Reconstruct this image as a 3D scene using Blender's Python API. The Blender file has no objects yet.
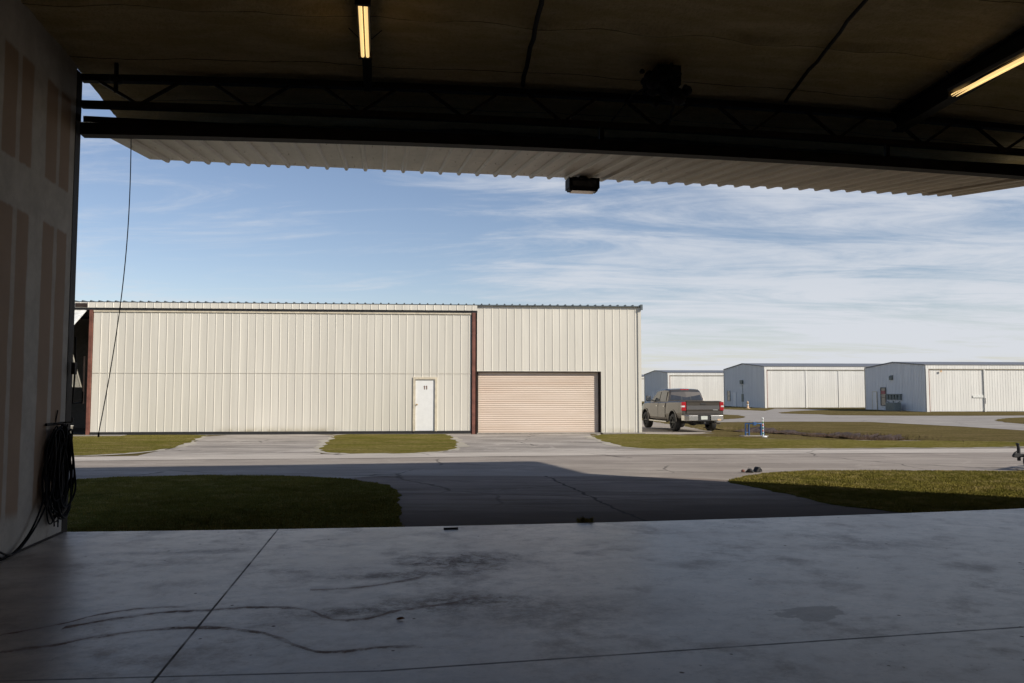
import bpy, bmesh, math, random
import numpy as np
from mathutils import Vector, Matrix
random.seed(4); rng = np.random.default_rng(7)
R = math.radians
S = bpy.context.scene
C = S.collection

# ------------------------------------------------------------------ camera
F_PX = 800.0; EYE = 1.66; PITCH = math.atan(50/F_PX)
cam = bpy.data.cameras.new('camera'); co = bpy.data.objects.new('camera', cam); C.objects.link(co)
cam.sensor_width = 36; cam.lens = F_PX/1024*36; cam.clip_start = 0.05; cam.clip_end = 6000
co.location = (0, 0, EYE); co.rotation_euler = (math.pi/2+PITCH, 0, 0); S.camera = co
S.render.resolution_x = 1024; S.render.resolution_y = 683

# site survey helper: where a sight line meets the terrain / the floor
_cp, _sp = math.cos(PITCH), math.sin(PITCH)
def _ray(x, y):
    u = (x-512)/F_PX; v = (341.5-y)/F_PX
    return u, _cp-v*_sp, _sp+v*_cp
SEG = [(0, 0, -1e4, 31), (0, -.2, 31, 37), (-.2, -.55, 37, 86), (-.55, -.55, 86, 1e5)]
def g(y):
    for z0, z1, y0, y1 in SEG:
        if y <= y1: return z0+(z1-z0)*(y-y0)/(y1-y0)
def grd(px, py):
    r = _ray(px, py)
    for z0, z1, y0, y1 in SEG:
        m = (z1-z0)/(y1-y0); t = (z0-m*y0-EYE)/(r[2]-m*r[1]) if y0 > -1e3 else -EYE/r[2]
        if t > 0 and y0 <= r[1]*t <= y1: return (r[0]*t, r[1]*t)
def flat(px, py, z):
    r = _ray(px, py); t = (z-EYE)/r[2]; return r[0]*t, r[1]*t

# ------------------------------------------------------------------ materials
class N:
    def __init__(s, name):
        s.m = bpy.data.materials.new(name); s.m.use_nodes = True; s.t = s.m.node_tree
        s.b = s.t.nodes['Principled BSDF']; s.tc = None
    def new(s, typ, **kw):
        n = s.t.nodes.new(typ)
        for k, v in kw.items(): setattr(n, k, v)
        return n
    def setin(s, n, i, v):
        if v is None: return
        if isinstance(v, bpy.types.NodeSocket): s.t.links.new(v, n.inputs[i])
        else: n.inputs[i].default_value = v
    def obj(s):
        if not s.tc: s.tc = s.new('ShaderNodeTexCoord')
        return s.tc.outputs['Object']
    def xyz(s):
        n = s.new('ShaderNodeSeparateXYZ'); s.setin(n, 0, s.obj()); return n.outputs
    def map(s, scale=(1, 1, 1), rot=(0, 0, 0), loc=(0, 0, 0)):
        n = s.new('ShaderNodeMapping'); s.setin(n, 0, s.obj()); n.inputs['Scale'].default_value = scale
        n.inputs['Rotation'].default_value = rot; n.inputs['Location'].default_value = loc; return n.outputs[0]
    def noise(s, scale, detail=4, rough=.55, vec=None, dist=0):
        n = s.new('ShaderNodeTexNoise'); s.setin(n, 'Vector', vec if vec is not None else s.obj())
        n.inputs['Scale'].default_value = scale; n.inputs['Detail'].default_value = detail
        n.inputs['Roughness'].default_value = rough; n.inputs['Distortion'].default_value = dist
        return n.outputs['Fac']
    def math(s, op, a, b=None, c=None, clamp=False):
        n = s.new('ShaderNodeMath', operation=op, use_clamp=clamp)
        s.setin(n, 0, a); s.setin(n, 1, b); s.setin(n, 2, c); return n.outputs[0]
    def step(s, x, a, b, o0=0., o1=1.):
        n = s.new('ShaderNodeMapRange', interpolation_type='SMOOTHSTEP'); s.setin(n, 0, x)
        n.inputs[1].default_value = a; n.inputs[2].default_value = b
        n.inputs[3].default_value = o0; n.inputs[4].default_value = o1; return n.outputs[0]
    def mix(s, f, a, b, mode='MIX'):
        n = s.new('ShaderNodeMix', data_type='RGBA', blend_type=mode)
        s.setin(n, 0, f)
        for i, v in ((6, a), (7, b)):
            if isinstance(v, tuple) and len(v) == 3: v = v+(1,)
            s.setin(n, i, v)
        return n.outputs[2]
    def col(s, v): s.setin(s.b, 'Base Color', v+(1,) if isinstance(v, tuple) else v)
    def rough(s, v): s.setin(s.b, 'Roughness', v)
    def bump(s, h, strength=.3, dist=.02):
        n = s.new('ShaderNodeBump'); n.inputs['Strength'].default_value = strength
        n.inputs['Distance'].default_value = dist; s.setin(n, 'Height', h)
        s.t.links.new(n.outputs[0], s.b.inputs['Normal'])

def simple(name, c, rough=.6, metal=0., var=.15, scale=6., spec=None, bump=0.):
    n = N(name); f = n.noise(scale, 5, .6)
    lo = tuple(x*(1-var) for x in c); hi = tuple(min(1, x*(1+var)) for x in c)
    n.col(n.mix(n.step(f, .3, .7), lo, hi)); n.rough(rough); n.b.inputs['Metallic'].default_value = metal
    if spec is not None: n.b.inputs['Specular IOR Level'].default_value = spec
    if bump: n.bump(n.noise(scale*6, 4), bump, .01)
    return n.m

def panel_paint(name, base, dirt=(.30, .25, .13), dirt_h=.0, rough=.45, xr=None):
    """painted ribbed steel: mild vertical streaks, grime near the foot"""
    n = N(name); st = n.noise(1.0, 5, .6, n.map((3.2, 3.2, .12)))
    c = n.mix(n.step(st, .35, .75), tuple(x*.9 for x in base), tuple(min(1, x*1.04) for x in base))
    sp = n.noise(.35, 3, .5); c = n.mix(n.step(sp, .45, .7, 0, .25), c, tuple(x*.86 for x in base))
    fine = n.noise(40, 3, .6); c = n.mix(n.step(fine, .35, .65, 0, .07), c, (.3, .27, .22))
    if dirt_h:
        z = n.xyz()[2]; w = n.noise(3.0, 5, .65)
        f = n.math('MULTIPLY', n.step(z, .0, dirt_h, 1, 0), n.step(w, .35, .6))
        if xr:
            X_ = n.xyz()[0]; f = n.math('MULTIPLY', n.math('ADD', f, .25), n.step(X_, xr[0]-.3, xr[0]+.6)); f = n.math('MULTIPLY', f, n.step(X_, xr[1]-.5, xr[1]+.3, 1, 0)); f = n.math('MULTIPLY', f, n.step(z, .15, .45, 1, 0))
        c = n.mix(n.math('MULTIPLY', f, .65 if xr else .4, clamp=True), c, dirt)
    n.col(c); n.rough(rough); n.bump(n.noise(1.3, 3, .5, n.map((1.6, 1.6, .5))), .22, .05); return n.m

M = {}
M['cream'] = panel_paint('cream_paint', (.72, .685, .60), dirt_h=.3)
M['cream_door'] = panel_paint('cream_door_paint', (.70, .665, .58), dirt_h=.35, xr=(4.8, 9.5))
M['cream_far'] = panel_paint('far_cream_paint', (.80, .785, .735), dirt_h=.0)
M['far_gable'] = panel_paint('far_gable_paint', (.80, .79, .785))
M['trim'] = simple('cream_trim', (.62, .55, .42), .5)
M['white_panel'] = simple('white_panel', (.72, .72, .68), .5)
M['lap'] = simple('lap_darker_beige', (.62, .58, .50), .6)
M['rust'] = simple('red_oxide_paint', (.175, .068, .048), .6, var=.3, scale=3)
M['blackrail'] = simple('black_rail', (.025, .024, .024), .5)
M['roofdark'] = simple('dark_roof_steel', (.10, .12, .13), .5)
M['roofgrey'] = simple('grey_roof_steel', (.15, .155, .17), .5, var=.08, scale=.6)
M['door_white'] = simple('white_door_paint', (.80, .80, .78), .4, var=.03)
M['brown'] = simple('brown_number_paint', (.16, .08, .05), .6)
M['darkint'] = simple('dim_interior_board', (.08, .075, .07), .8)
M['knob'] = simple('brass_knob', (.35, .25, .13), .35, .9)
M['steel_black'] = simple('black_primed_steel', (.022, .018, .017), .65, var=.3, scale=3, spec=.2)
M['steel_brown'] = simple('brown_primed_steel', (.035, .025, .021), .65, var=.3, scale=3, spec=.2)
M['rubber'] = simple('black_rubber', (.02, .02, .021), .7)
M['cable'] = simple('black_cable_jacket', (.014, .014, .017), .7, spec=.15)
M['rope'] = simple('dark_grey_rope', (.05, .055, .06), .8)
M['chrome'] = simple('brushed_chrome', (.62, .60, .56), .25, .95, var=.05)
M['bucket'] = simple('off_white_plastic', (.6, .58, .52), .5)
M['blue'] = simple('blue_gloss_paint', (.035, .10, .24), .45, var=.25)
M['white'] = simple('white_plastic', (.75, .75, .72), .5)
M['orange'] = simple('orange_reflector', (.75, .16, .06), .5)
M['green'] = simple('green_band', (.10, .28, .12), .5)
M['cone'] = simple('faded_orange_plastic', (.62, .42, .25), .5)
M['block'] = simple('pale_concrete', (.26, .235, .20), .85, bump=.3)
M['ac'] = simple('grey_green_unit', (.22, .24, .22), .6)
M['redsign'] = simple('red_panel', (.35, .06, .07), .5)
M['leaf'] = simple('dry_leaf', (.32, .13, .05), .7)
M['hood'] = simple('vent_hood_metal', (.12, .14, .12), .5)
M['rimdark'] = simple('dark_rim', (.06, .06, .06), .35, .7)
M['plate'] = simple('licence_plate', (.55, .58, .52), .45)

def skin_mat():      # door skin overhead
    n = N('door_skin_beige'); x, y, z = n.xyz()
    st = n.noise(1.0, 5, .6, n.map((2.2, .35, 1)))
    c = n.mix(n.step(st, .3, .75), (.48, .395, .30), (.64, .535, .42))
    c = n.mix(n.step(n.noise(5, 6, .7), .55, .75, 0, .35), c, (.16, .12, .09))
    n.col(c); n.rough(.5); n.b.inputs['Specular IOR Level'].default_value = .3; return n.m
M['skin'] = skin_mat()

def foam_mat():
    n = N('sprayed_brown_foam')
    a = n.noise(2.2, 7, .65, n.map((.6, 2.0, 1))); b = n.noise(26, 5, .7)
    c = n.mix(n.step(a, .3, .75), (.56, .42, .20), (.76, .60, .34))
    c = n.mix(n.step(b, .45, .75, 0, .4), c, (.30, .21, .10))
    # thin board seams
    x, y, z = n.xyz()
    wob = n.math('MULTIPLY', n.noise(1.2, 4), .10)
    for off, per, w, amt in ((.35, 1.22, .010, .6),):
        f = n.math('PINGPONG', n.math('ADD', n.math('ADD', y, off), wob), per/2)
        c = n.mix(n.step(f, 0, w*1.6, .85, 0), c, (.06, .035, .02))
    n.col(c); n.rough(.95); n.b.inputs['Specular IOR Level'].default_value = .1
    n.bump(n.math('ADD', n.noise(9, 6, .7), n.math('MULTIPLY', b, .4)), .9, .05); return n.m
M['foam'] = foam_mat()

def drywall_mat():
    n = N('taped_drywall'); x, y, z = n.xyz()
    w = n.math('MULTIPLY', n.math('SUBTRACT', n.noise(5, 5, .6, n.map((1, 1, .35))), .5), .07)
    yy = n.math('ADD', y, w); f = n.math('FRACT', n.math('ADD', yy, 20.0))
    e = .02
    band = n.math('MULTIPLY', n.step(f, .05-e, .05+e), n.step(f, .71-e, .71+e, 1, 0))
    tape = n.math('MULTIPLY', n.step(f, .33, .36), n.step(f, .42, .45, 1, 0))
    band = n.math('MULTIPLY', band, n.math('SUBTRACT', 1, n.math('MULTIPLY', tape, .8)))
    zz = n.math('ADD', z, n.math('MULTIPLY', w, 1.2))
    r1 = n.math('MULTIPLY', n.step(zz, 3.94, 3.98), n.step(zz, 5.03, 5.08, 1, 0))
    r2 = n.math('MULTIPLY', n.step(zz, .35, .5), n.step(zz, 3.46, 3.5, 1, 0))
    rows = n.math('ADD', r1, r2, clamp=True)
    m = n.math('MULTIPLY', band, rows)
    tan = n.mix(n.noise(1.4, 5), (.27, .17, .105), (.38, .25, .16))
    mud = n.mix(n.step(n.noise(3, 6, .7), .3, .7), (.42, .385, .34), (.56, .52, .465))
    c = n.mix(n.math('MULTIPLY', m, .85), mud, tan)
    # scuffs at the foot
    c = n.mix(n.math('MULTIPLY', n.step(z, .05, .9, 1, 0), n.step(n.noise(6, 6, .7), .5, .7, 0, .5)), c, (.16, .12, .09))
    n.col(c); n.rough(.85); n.bump(n.noise(14, 5), .15, .01); return n.m
M['drywall'] = drywall_mat()

# ---- floor: marks are stored in the floor's own s / v coordinates
HL = flat(66, 531, .04); HR = flat(1024, 506, .04)
HANG = math.atan2(HR[1]-HL[1], HR[0]-HL[0])
def to_sv(px, py, z=.04):
    X, Y = flat(px, py, z); X -= HL[0]; Y -= HL[1]
    return X*math.cos(HANG)+Y*math.sin(HANG), -X*math.sin(HANG)+Y*math.cos(HANG)
def floor_mat():
    n = N('worn_concrete_floor'); x, y, z = n.xyz(); K = []
    def dirt(f, c, col, k=1.0): K.append(n.math('MULTIPLY', f, k)); return n.mix(f, c, col)
    big = n.noise(.5, 6, .6, n.map((1, 1.6, 1))); mid = n.noise(2.6, 9, .72, n.map((1, 1.3, 1), rot=(0, 0, .2))); fine = n.noise(45, 4, .6)
    c = n.mix(n.step(big, .33, .68), (.49, .425, .36), (.71, .63, .545))
    c = n.mix(n.step(mid, .44, .62, 0, .5), c, (.30, .265, .23))
    cr = n.noise(5.5, 12, .8, n.map((1, 1.5, 1), rot=(0, 0, -.3))); c = dirt(n.step(cr, .50, .62, 0, .30), c, (.27, .23, .19), .5)
    cr2 = n.noise(3.1, 12, .78, n.map((1, 1.2, 1), loc=(9, 4, 0))); c = n.mix(n.step(cr2, .56, .66, 0, .3), c, (.74, .70, .64))
    c = n.mix(n.step(fine, .3, .7, 0, .18), c, (.52, .51, .50))
    c = dirt(n.step(n.noise(1.3, 12, .80), .49, .66, 0, .55), c, (.22, .155, .115), .55)
    c = dirt(n.step(n.noise(7, 8, .82, n.map((1, 1, 1), loc=(3, 8, 0))), .60, .70, 0, .5), c, (.15, .11, .09), .8)
    c = n.mix(n.step(n.noise(.8, 4, .6, n.map((1, 1, 1), loc=(1, 5, 0))), .45, .65, 0, .4), c, (.42, .33, .26))
    pale = n.noise(1.9, 10, .75, n.map((1, 1.3, 1), loc=(5, 3, 0)))
    c = n.mix(n.step(pale, .55, .75, 0, .35), c, (.58, .58, .585))
    # dark smudges where machines stood
    for px, py, ra, rb, amt in ((462, 562, .75, .5, .62), (452, 600, .7, .35, .5), (340, 612, .6, .2, .5), (400, 575, .9, .2, .45), (530, 610, 1.3, .5, .3), (195, 552, .9, .14, .3), (870, 545, 1.2, .3, .25)):
        s0, v0 = to_sv(px, py)
        d = n.math('SQRT', n.math('ADD', n.math('POWER', n.math('DIVIDE', n.math('SUBTRACT', x, s0), ra), 2.0), n.math('POWER', n.math('DIVIDE', n.math('SUBTRACT', y, v0), rb), 2.0)))
        d = n.math('ADD', d, n.math('MULTIPLY', n.math('SUBTRACT', n.noise(3.2, 12, .85), .5), 3.4))
        fm = n.math('MULTIPLY', n.step(d, .0, 1.3, min(1, amt*1.5), 0), n.step(n.noise(11, 10, .8), .40, .58, .25, 1))
        c = dirt(fm, c, (.11, .07, .05), .8)
    for sc_, th, am in ((19, .60, .55), (34, .62, .5)):
        c = dirt(n.math('MULTIPLY', n.step(n.noise(sc_, 6, .8), th, th+.05, am, 0+0.0) if False else n.step(n.noise(sc_, 6, .8), th, th+.05, 0, am), n.step(n.noise(1.1, 6, .7, n.map((1, 1, 1), loc=(sc_, 2, 0))), .42, .60)), c, (.14, .10, .08), .8)
    # grey repair patch
    s0, v0 = to_sv(816, 613)
    wx = n.math('MULTIPLY', n.math('SUBTRACT', n.noise(3.6, 4, .6, n.map((1, 1, 1), loc=(2, 9, 0))), .5), .75); wy = n.math('MULTIPLY', n.math('SUBTRACT', n.noise(2.2, 3, .5, n.map((1, 1, 1), loc=(4, 6, 0))), .5), .62)
    d = n.math('SQRT', n.math('ADD', n.math('POWER', n.math('DIVIDE', n.math('ADD', n.math('SUBTRACT', x, s0), wx), .27), 2.0), n.math('POWER', n.math('DIVIDE', n.math('ADD', n.math('SUBTRACT', y, v0), wy), .20), 2.0)))
    c = dirt(n.step(d, .92, 1.04, .5, 0), c, (.19, .15, .12), .45)
    # meandering water / tyre lines
    lines = [
        ([(0,652),(50,645.6),(102,636),(164,629),(190,627.7),(249,631),(273,636),(300,646.5),(329,652),(355,650),(396,646.5),(440,650)], .016, .75),
        ([(0,635),(58,624.5),(108,613),(150,608),(190,607)], .010, .55),
        ([(64,627.5),(132,616.6),(170,612),(205,610.5),(249,607.5),(302,609),(326,617),(347,620),(396,610.8),(455,602.5),(478,598),(520,603)], .016, .8),
        ([(310,590),(350,588),(390,583),(430,575)], .02, .45)]
    for pts, w, amt in lines:
        w *= 1.6; amt = min(1, amt*1.1)
        sv = [to_sv(*p) for p in pts]; s_a, s_b = sv[0][0], sv[-1][0]
        vmin = min(q[1] for q in sv)-.1; vmax = max(q[1] for q in sv)+.1
        fc = n.new('ShaderNodeFloatCurve'); cu = fc.mapping.curves[0]
        P = [((q[0]-s_a)/(s_b-s_a), (q[1]-vmin)/(vmax-vmin)) for q in sv]
        cu.points[0].location = P[0]; cu.points[-1].location = P[-1]
        for q in P[1:-1]: cu.points.new(*q)
        fc.mapping.update()
        tnorm = n.math('DIVIDE', n.math('SUBTRACT', x, s_a), s_b-s_a)
        n.setin(fc, 'Value', n.math('MINIMUM', n.math('MAXIMUM', tnorm, 0), 1))
        vy = n.math('ADD', n.math('MULTIPLY', fc.outputs[0], vmax-vmin), vmin)
        d = n.math('ABSOLUTE', n.math('SUBTRACT', n.math('ADD', y, n.math('MULTIPLY', n.math('SUBTRACT', n.noise(9, 5, .7), .5), .06)), vy))
        wv = n.math('MULTIPLY', d, n.step(n.noise(6, 4), .3, .7, .7, 1.8))
        a = n.math('ADD', n.step(wv, w*.6, w*1.8, min(1, amt*1.2), 0), n.step(wv, 0, w*6, .3, 0), clamp=True)
        ends = n.math('MULTIPLY', n.step(tnorm, -.002, .0, 0, 1), n.step(tnorm, .85, 1.0, 1, 0))
        brk = n.step(n.noise(4.5, 8, .75), .36, .60, .30, 1.0)
        c = dirt(n.math('MULTIPLY', n.math('MULTIPLY', a, ends), brk), c, (.15, .075, .045), .72)
    # control joints
    for (p, q), w, amt in ((((275, 533), (152, 683)), .011, .92), (((0, 681), (380, 671)), .007, .7), (((380, 671), (1024, 627)), .008, .8)):
        (s1, v1), (s2, v2) = to_sv(*p), to_sv(*q); L = math.hypot(s2-s1, v2-v1); nx, ny = -(v2-v1)/L, (s2-s1)/L
        d = n.math('ABSOLUTE', n.math('ADD', n.math('ADD', n.math('MULTIPLY', x, nx), n.math('MULTIPLY', y, ny)), -(s1*nx+v1*ny)))
        w *= 1.0 if p[0] == 275 else 2.0
        d = n.math('ADD', d, n.math('MULTIPLY', n.math('SUBTRACT', n.noise(12, 4), .5), .008))
        f = n.step(d, w*.45, w*1.15, min(1, amt*1.3), 0)
        if p[0] == 0: f = n.math('MULTIPLY', f, n.step(x, s2-.01, s2+.01, 1, 0))
        if p[0] == 380: f = n.math('MULTIPLY', f, n.step(x, s1-.01, s1+.01))
        c = dirt(n.math('MULTIPLY', f, n.step(n.noise(3, 5), .3, .6, .55, 1.0)), c, (.05, .035, .027), .9 if p[0] == 275 else .55)
    sp = n.new('ShaderNodeTexVoronoi'); n.setin(sp, 'Vector', n.map((1.7, 1.7, 1))); sp.inputs['Scale'].default_value = 1.9; sp.inputs['Randomness'].default_value = 1
    c = dirt(n.step(n.math('ADD', sp.outputs['Distance'], n.math('MULTIPLY', n.noise(20, 3), .05)), .055, .085, .85, 0), c, (.07, .045, .03))
    n.col(c); k_ = K[0]
    for q in K[1:]: k_ = n.math('MAXIMUM', k_, q)
    n.rough(n.math('ADD', n.math('MULTIPLY', k_, .35), .34)); n.setin(n.b, 'Specular IOR Level', n.math('MULTIPLY', n.math('SUBTRACT', 1, k_, clamp=True), .5))
    n.bump(n.noise(30, 5), .10, .004); return n.m
M['floor'] = floor_mat()

def pave_mat(name, a, b, near=False, crack=False):
    n = N(name); x, y, z = n.xyz()
    f1 = n.noise(.6, 7, .65, n.map((.5, 1.8, 1), rot=(0, 0, .12))); f2 = n.noise(60, 3, .7); f3 = n.noise(2.4, 6, .7, n.map((.25, 1.6, 1), rot=(0, 0, .12)))
    c = n.mix(n.step(f1, .3, .7), a, b)
    c = n.mix(n.step(f3, .5, .72, 0, .55), c, tuple(q*.60 for q in a))
    tr = n.noise(1.0, 5, .6, n.map((.05, 1.5, 1), rot=(0, 0, -.1))); c = n.mix(n.step(tr, .5, .68, 0, .4), c, tuple(q*.58 for q in a))
    bl = n.noise(.9, 9, .72, dist=.8); c = n.mix(n.step(bl, .55, .63, 0, .3), c, tuple(min(1, q*1.3) for q in b))
    vr = n.new('ShaderNodeTexVoronoi', feature='DISTANCE_TO_EDGE'); vm = n.new('ShaderNodeVectorMath', operation='ADD'); nz = n.new('ShaderNodeTexNoise'); nz.inputs['Scale'].default_value = .7; nz.inputs['Detail'].default_value = 6; n.setin(nz, 'Vector', n.obj()); n.setin(vm, 0, n.obj()); n.setin(vm, 1, nz.outputs['Color']); n.setin(vr, 'Vector', vm.outputs[0]); vr.inputs['Scale'].default_value = .22
    c = n.mix(n.math('MULTIPLY', n.step(vr.outputs['Distance'], .002, .010, .75, 0), n.step(n.noise(.25, 2), .45, .55)), c, tuple(q*.3 for q in a))
    c = n.mix(n.step(f2, .35, .65, 0, .3), c, tuple(q*.6 for q in a))
    c = n.mix(n.step(n.noise(25, 4, .7), .6, .75, 0, .25), c, tuple(q*1.5 for q in b))
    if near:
        # dark brown band along the slab, fading outward, in slab coordinates
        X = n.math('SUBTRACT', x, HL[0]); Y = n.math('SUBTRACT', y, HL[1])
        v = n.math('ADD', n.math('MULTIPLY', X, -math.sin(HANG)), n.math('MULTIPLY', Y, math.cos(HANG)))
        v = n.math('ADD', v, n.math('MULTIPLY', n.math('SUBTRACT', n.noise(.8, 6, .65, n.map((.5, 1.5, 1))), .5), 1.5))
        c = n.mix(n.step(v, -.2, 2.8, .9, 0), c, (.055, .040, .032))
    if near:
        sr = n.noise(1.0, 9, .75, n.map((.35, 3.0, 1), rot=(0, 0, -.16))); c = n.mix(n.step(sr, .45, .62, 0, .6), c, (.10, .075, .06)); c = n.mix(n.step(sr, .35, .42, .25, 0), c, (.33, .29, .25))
    if crack:
        p, q = flat(545, 476, 0), flat(616, 509, 0); dx, dy = q[0]-p[0], q[1]-p[1]; L = math.hypot(dx, dy)
        wob = n.math('MULTIPLY', n.math('SUBTRACT', n.noise(1.6, 6, .7), .5), .3)
        d = n.math('ABSOLUTE', n.math('ADD', n.math('ADD', n.math('MULTIPLY', n.math('SUBTRACT', x, p[0]), -dy/L), n.math('MULTIPLY', n.math('SUBTRACT', y, p[1]), dx/L)), wob))
        c = n.mix(n.step(d, .012, .035, .85, 0), c, (.03, .026, .024))
    n.col(c); n.rough(.95); n.b.inputs['Specular IOR Level'].default_value = .12; n.bump(n.math('ADD', f2, n.noise(18, 4)), .35, .01); return n.m
M['road'] = pave_mat('weathered_asphalt', (.28, .242, .208), (.40, .35, .30))
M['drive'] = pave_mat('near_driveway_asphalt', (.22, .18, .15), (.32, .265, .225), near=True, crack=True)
M['apron'] = pave_mat('apron_asphalt', (.23, .205, .18), (.54, .485, .425))
M['apronwhite'] = pave_mat('pale_road_edge', (.46, .41, .355), (.56, .505, .44))
M['road_far'] = pave_mat('far_road_asphalt', (.31, .28, .25), (.42, .385, .345))
M['margin'] = pave_mat('sandy_margin', (.40, .36, .29), (.52, .47, .39))
M['gravel'] = pave_mat('gravel', (.30, .26, .22), (.42, .37, .31))

def grass_mat(name, a, b, dry, sc=1.0):
    n = N(name); f = n.noise(.35*sc, 6, .6, n.map((.6, 1.6, 1))); f2 = n.noise(9*sc, 6, .75); f3 = n.noise(1.1*sc, 9, .78, n.map((.6, 1.5, 1)), dist=.7)
    c = n.mix(n.step(f, .3, .7), a, b); c = n.mix(n.step(f3, .46, .62, 0, .75), c, dry)
    c = n.mix(n.step(f2, .40, .62, 0, .6), c, tuple(q*.5 for q in a))
    n.col(c); n.rough(.95); n.b.inputs['Specular IOR Level'].default_value = 0
    n.bump(n.math('ADD', f2, n.noise(50, 4, .8)), 1.0, .05); return n.m
M['grass'] = grass_mat('mown_grass', (.165, .150, .032), (.25, .215, .058), (.36, .275, .12))
M['grass2'] = grass_mat('verge_grass', (.145, .118, .045), (.20, .155, .065), (.26, .19, .105))
M['soil'] = simple('lawn_soil', (.09, .088, .022), 1, var=.3, scale=12, spec=0)
M['ditch'] = simple('ditch_mud', (.085, .055, .04), .9, var=.55, scale=3, bump=.6)
def blade_mat(name, a, b, d):
    n = N(name); c = n.mix(n.step(n.noise(.9, 4), .3, .7), a, b)
    c = n.mix(n.step(n.noise(2.3, 9, .8, dist=.8), .48, .62, 0, .75), c, d); c = n.mix(n.step(n.noise(35, 2), .5, .7, 0, .25), c, d); c = n.mix(n.step(n.noise(1.2, 7, .75, n.map((1, 1, 1), loc=(6, 6, 0))), .5, .62, 0, .5), c, tuple(q*.55 for q in a)); n.col(c); n.rough(1)
    n.b.inputs['Specular IOR Level'].default_value = 0; return n.m
M['blade'] = blade_mat('grass_blades', (.145, .132, .028), (.22, .185, .045), (.37, .29, .125))
M['reed'] = blade_mat('dead_reeds', (.10, .06, .045), (.17, .11, .08), (.11, .11, .04))

# truck materials
M['paint'] = simple('grey_metallic_paint', (.13, .118, .105), .2, .6, var=.04)
M['glass'] = simple('tinted_glass', (.03, .034, .038), .08, 0, spec=.9)
n_ = N('red_lens'); n_.col((.36, .01, .015)); n_.rough(.15); M['red'] = n_.m
M['black'] = simple('black_plastic', (.02, .02, .02), .5)
M['lens'] = simple('clear_lens', (.6, .6, .6), .15)
n_ = N('fluorescent_tube'); n_.col((.9, .85, .7)); n_.b.inputs['Emission Color'].default_value = (.95, .62, .24, 1); n_.b.inputs['Emission Strength'].default_value = 1.15; M['tube'] = n_.m; TUBE = n_
M['fixture'] = simple('fixture_enamel', (.10, .09, .075), .5)

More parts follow.
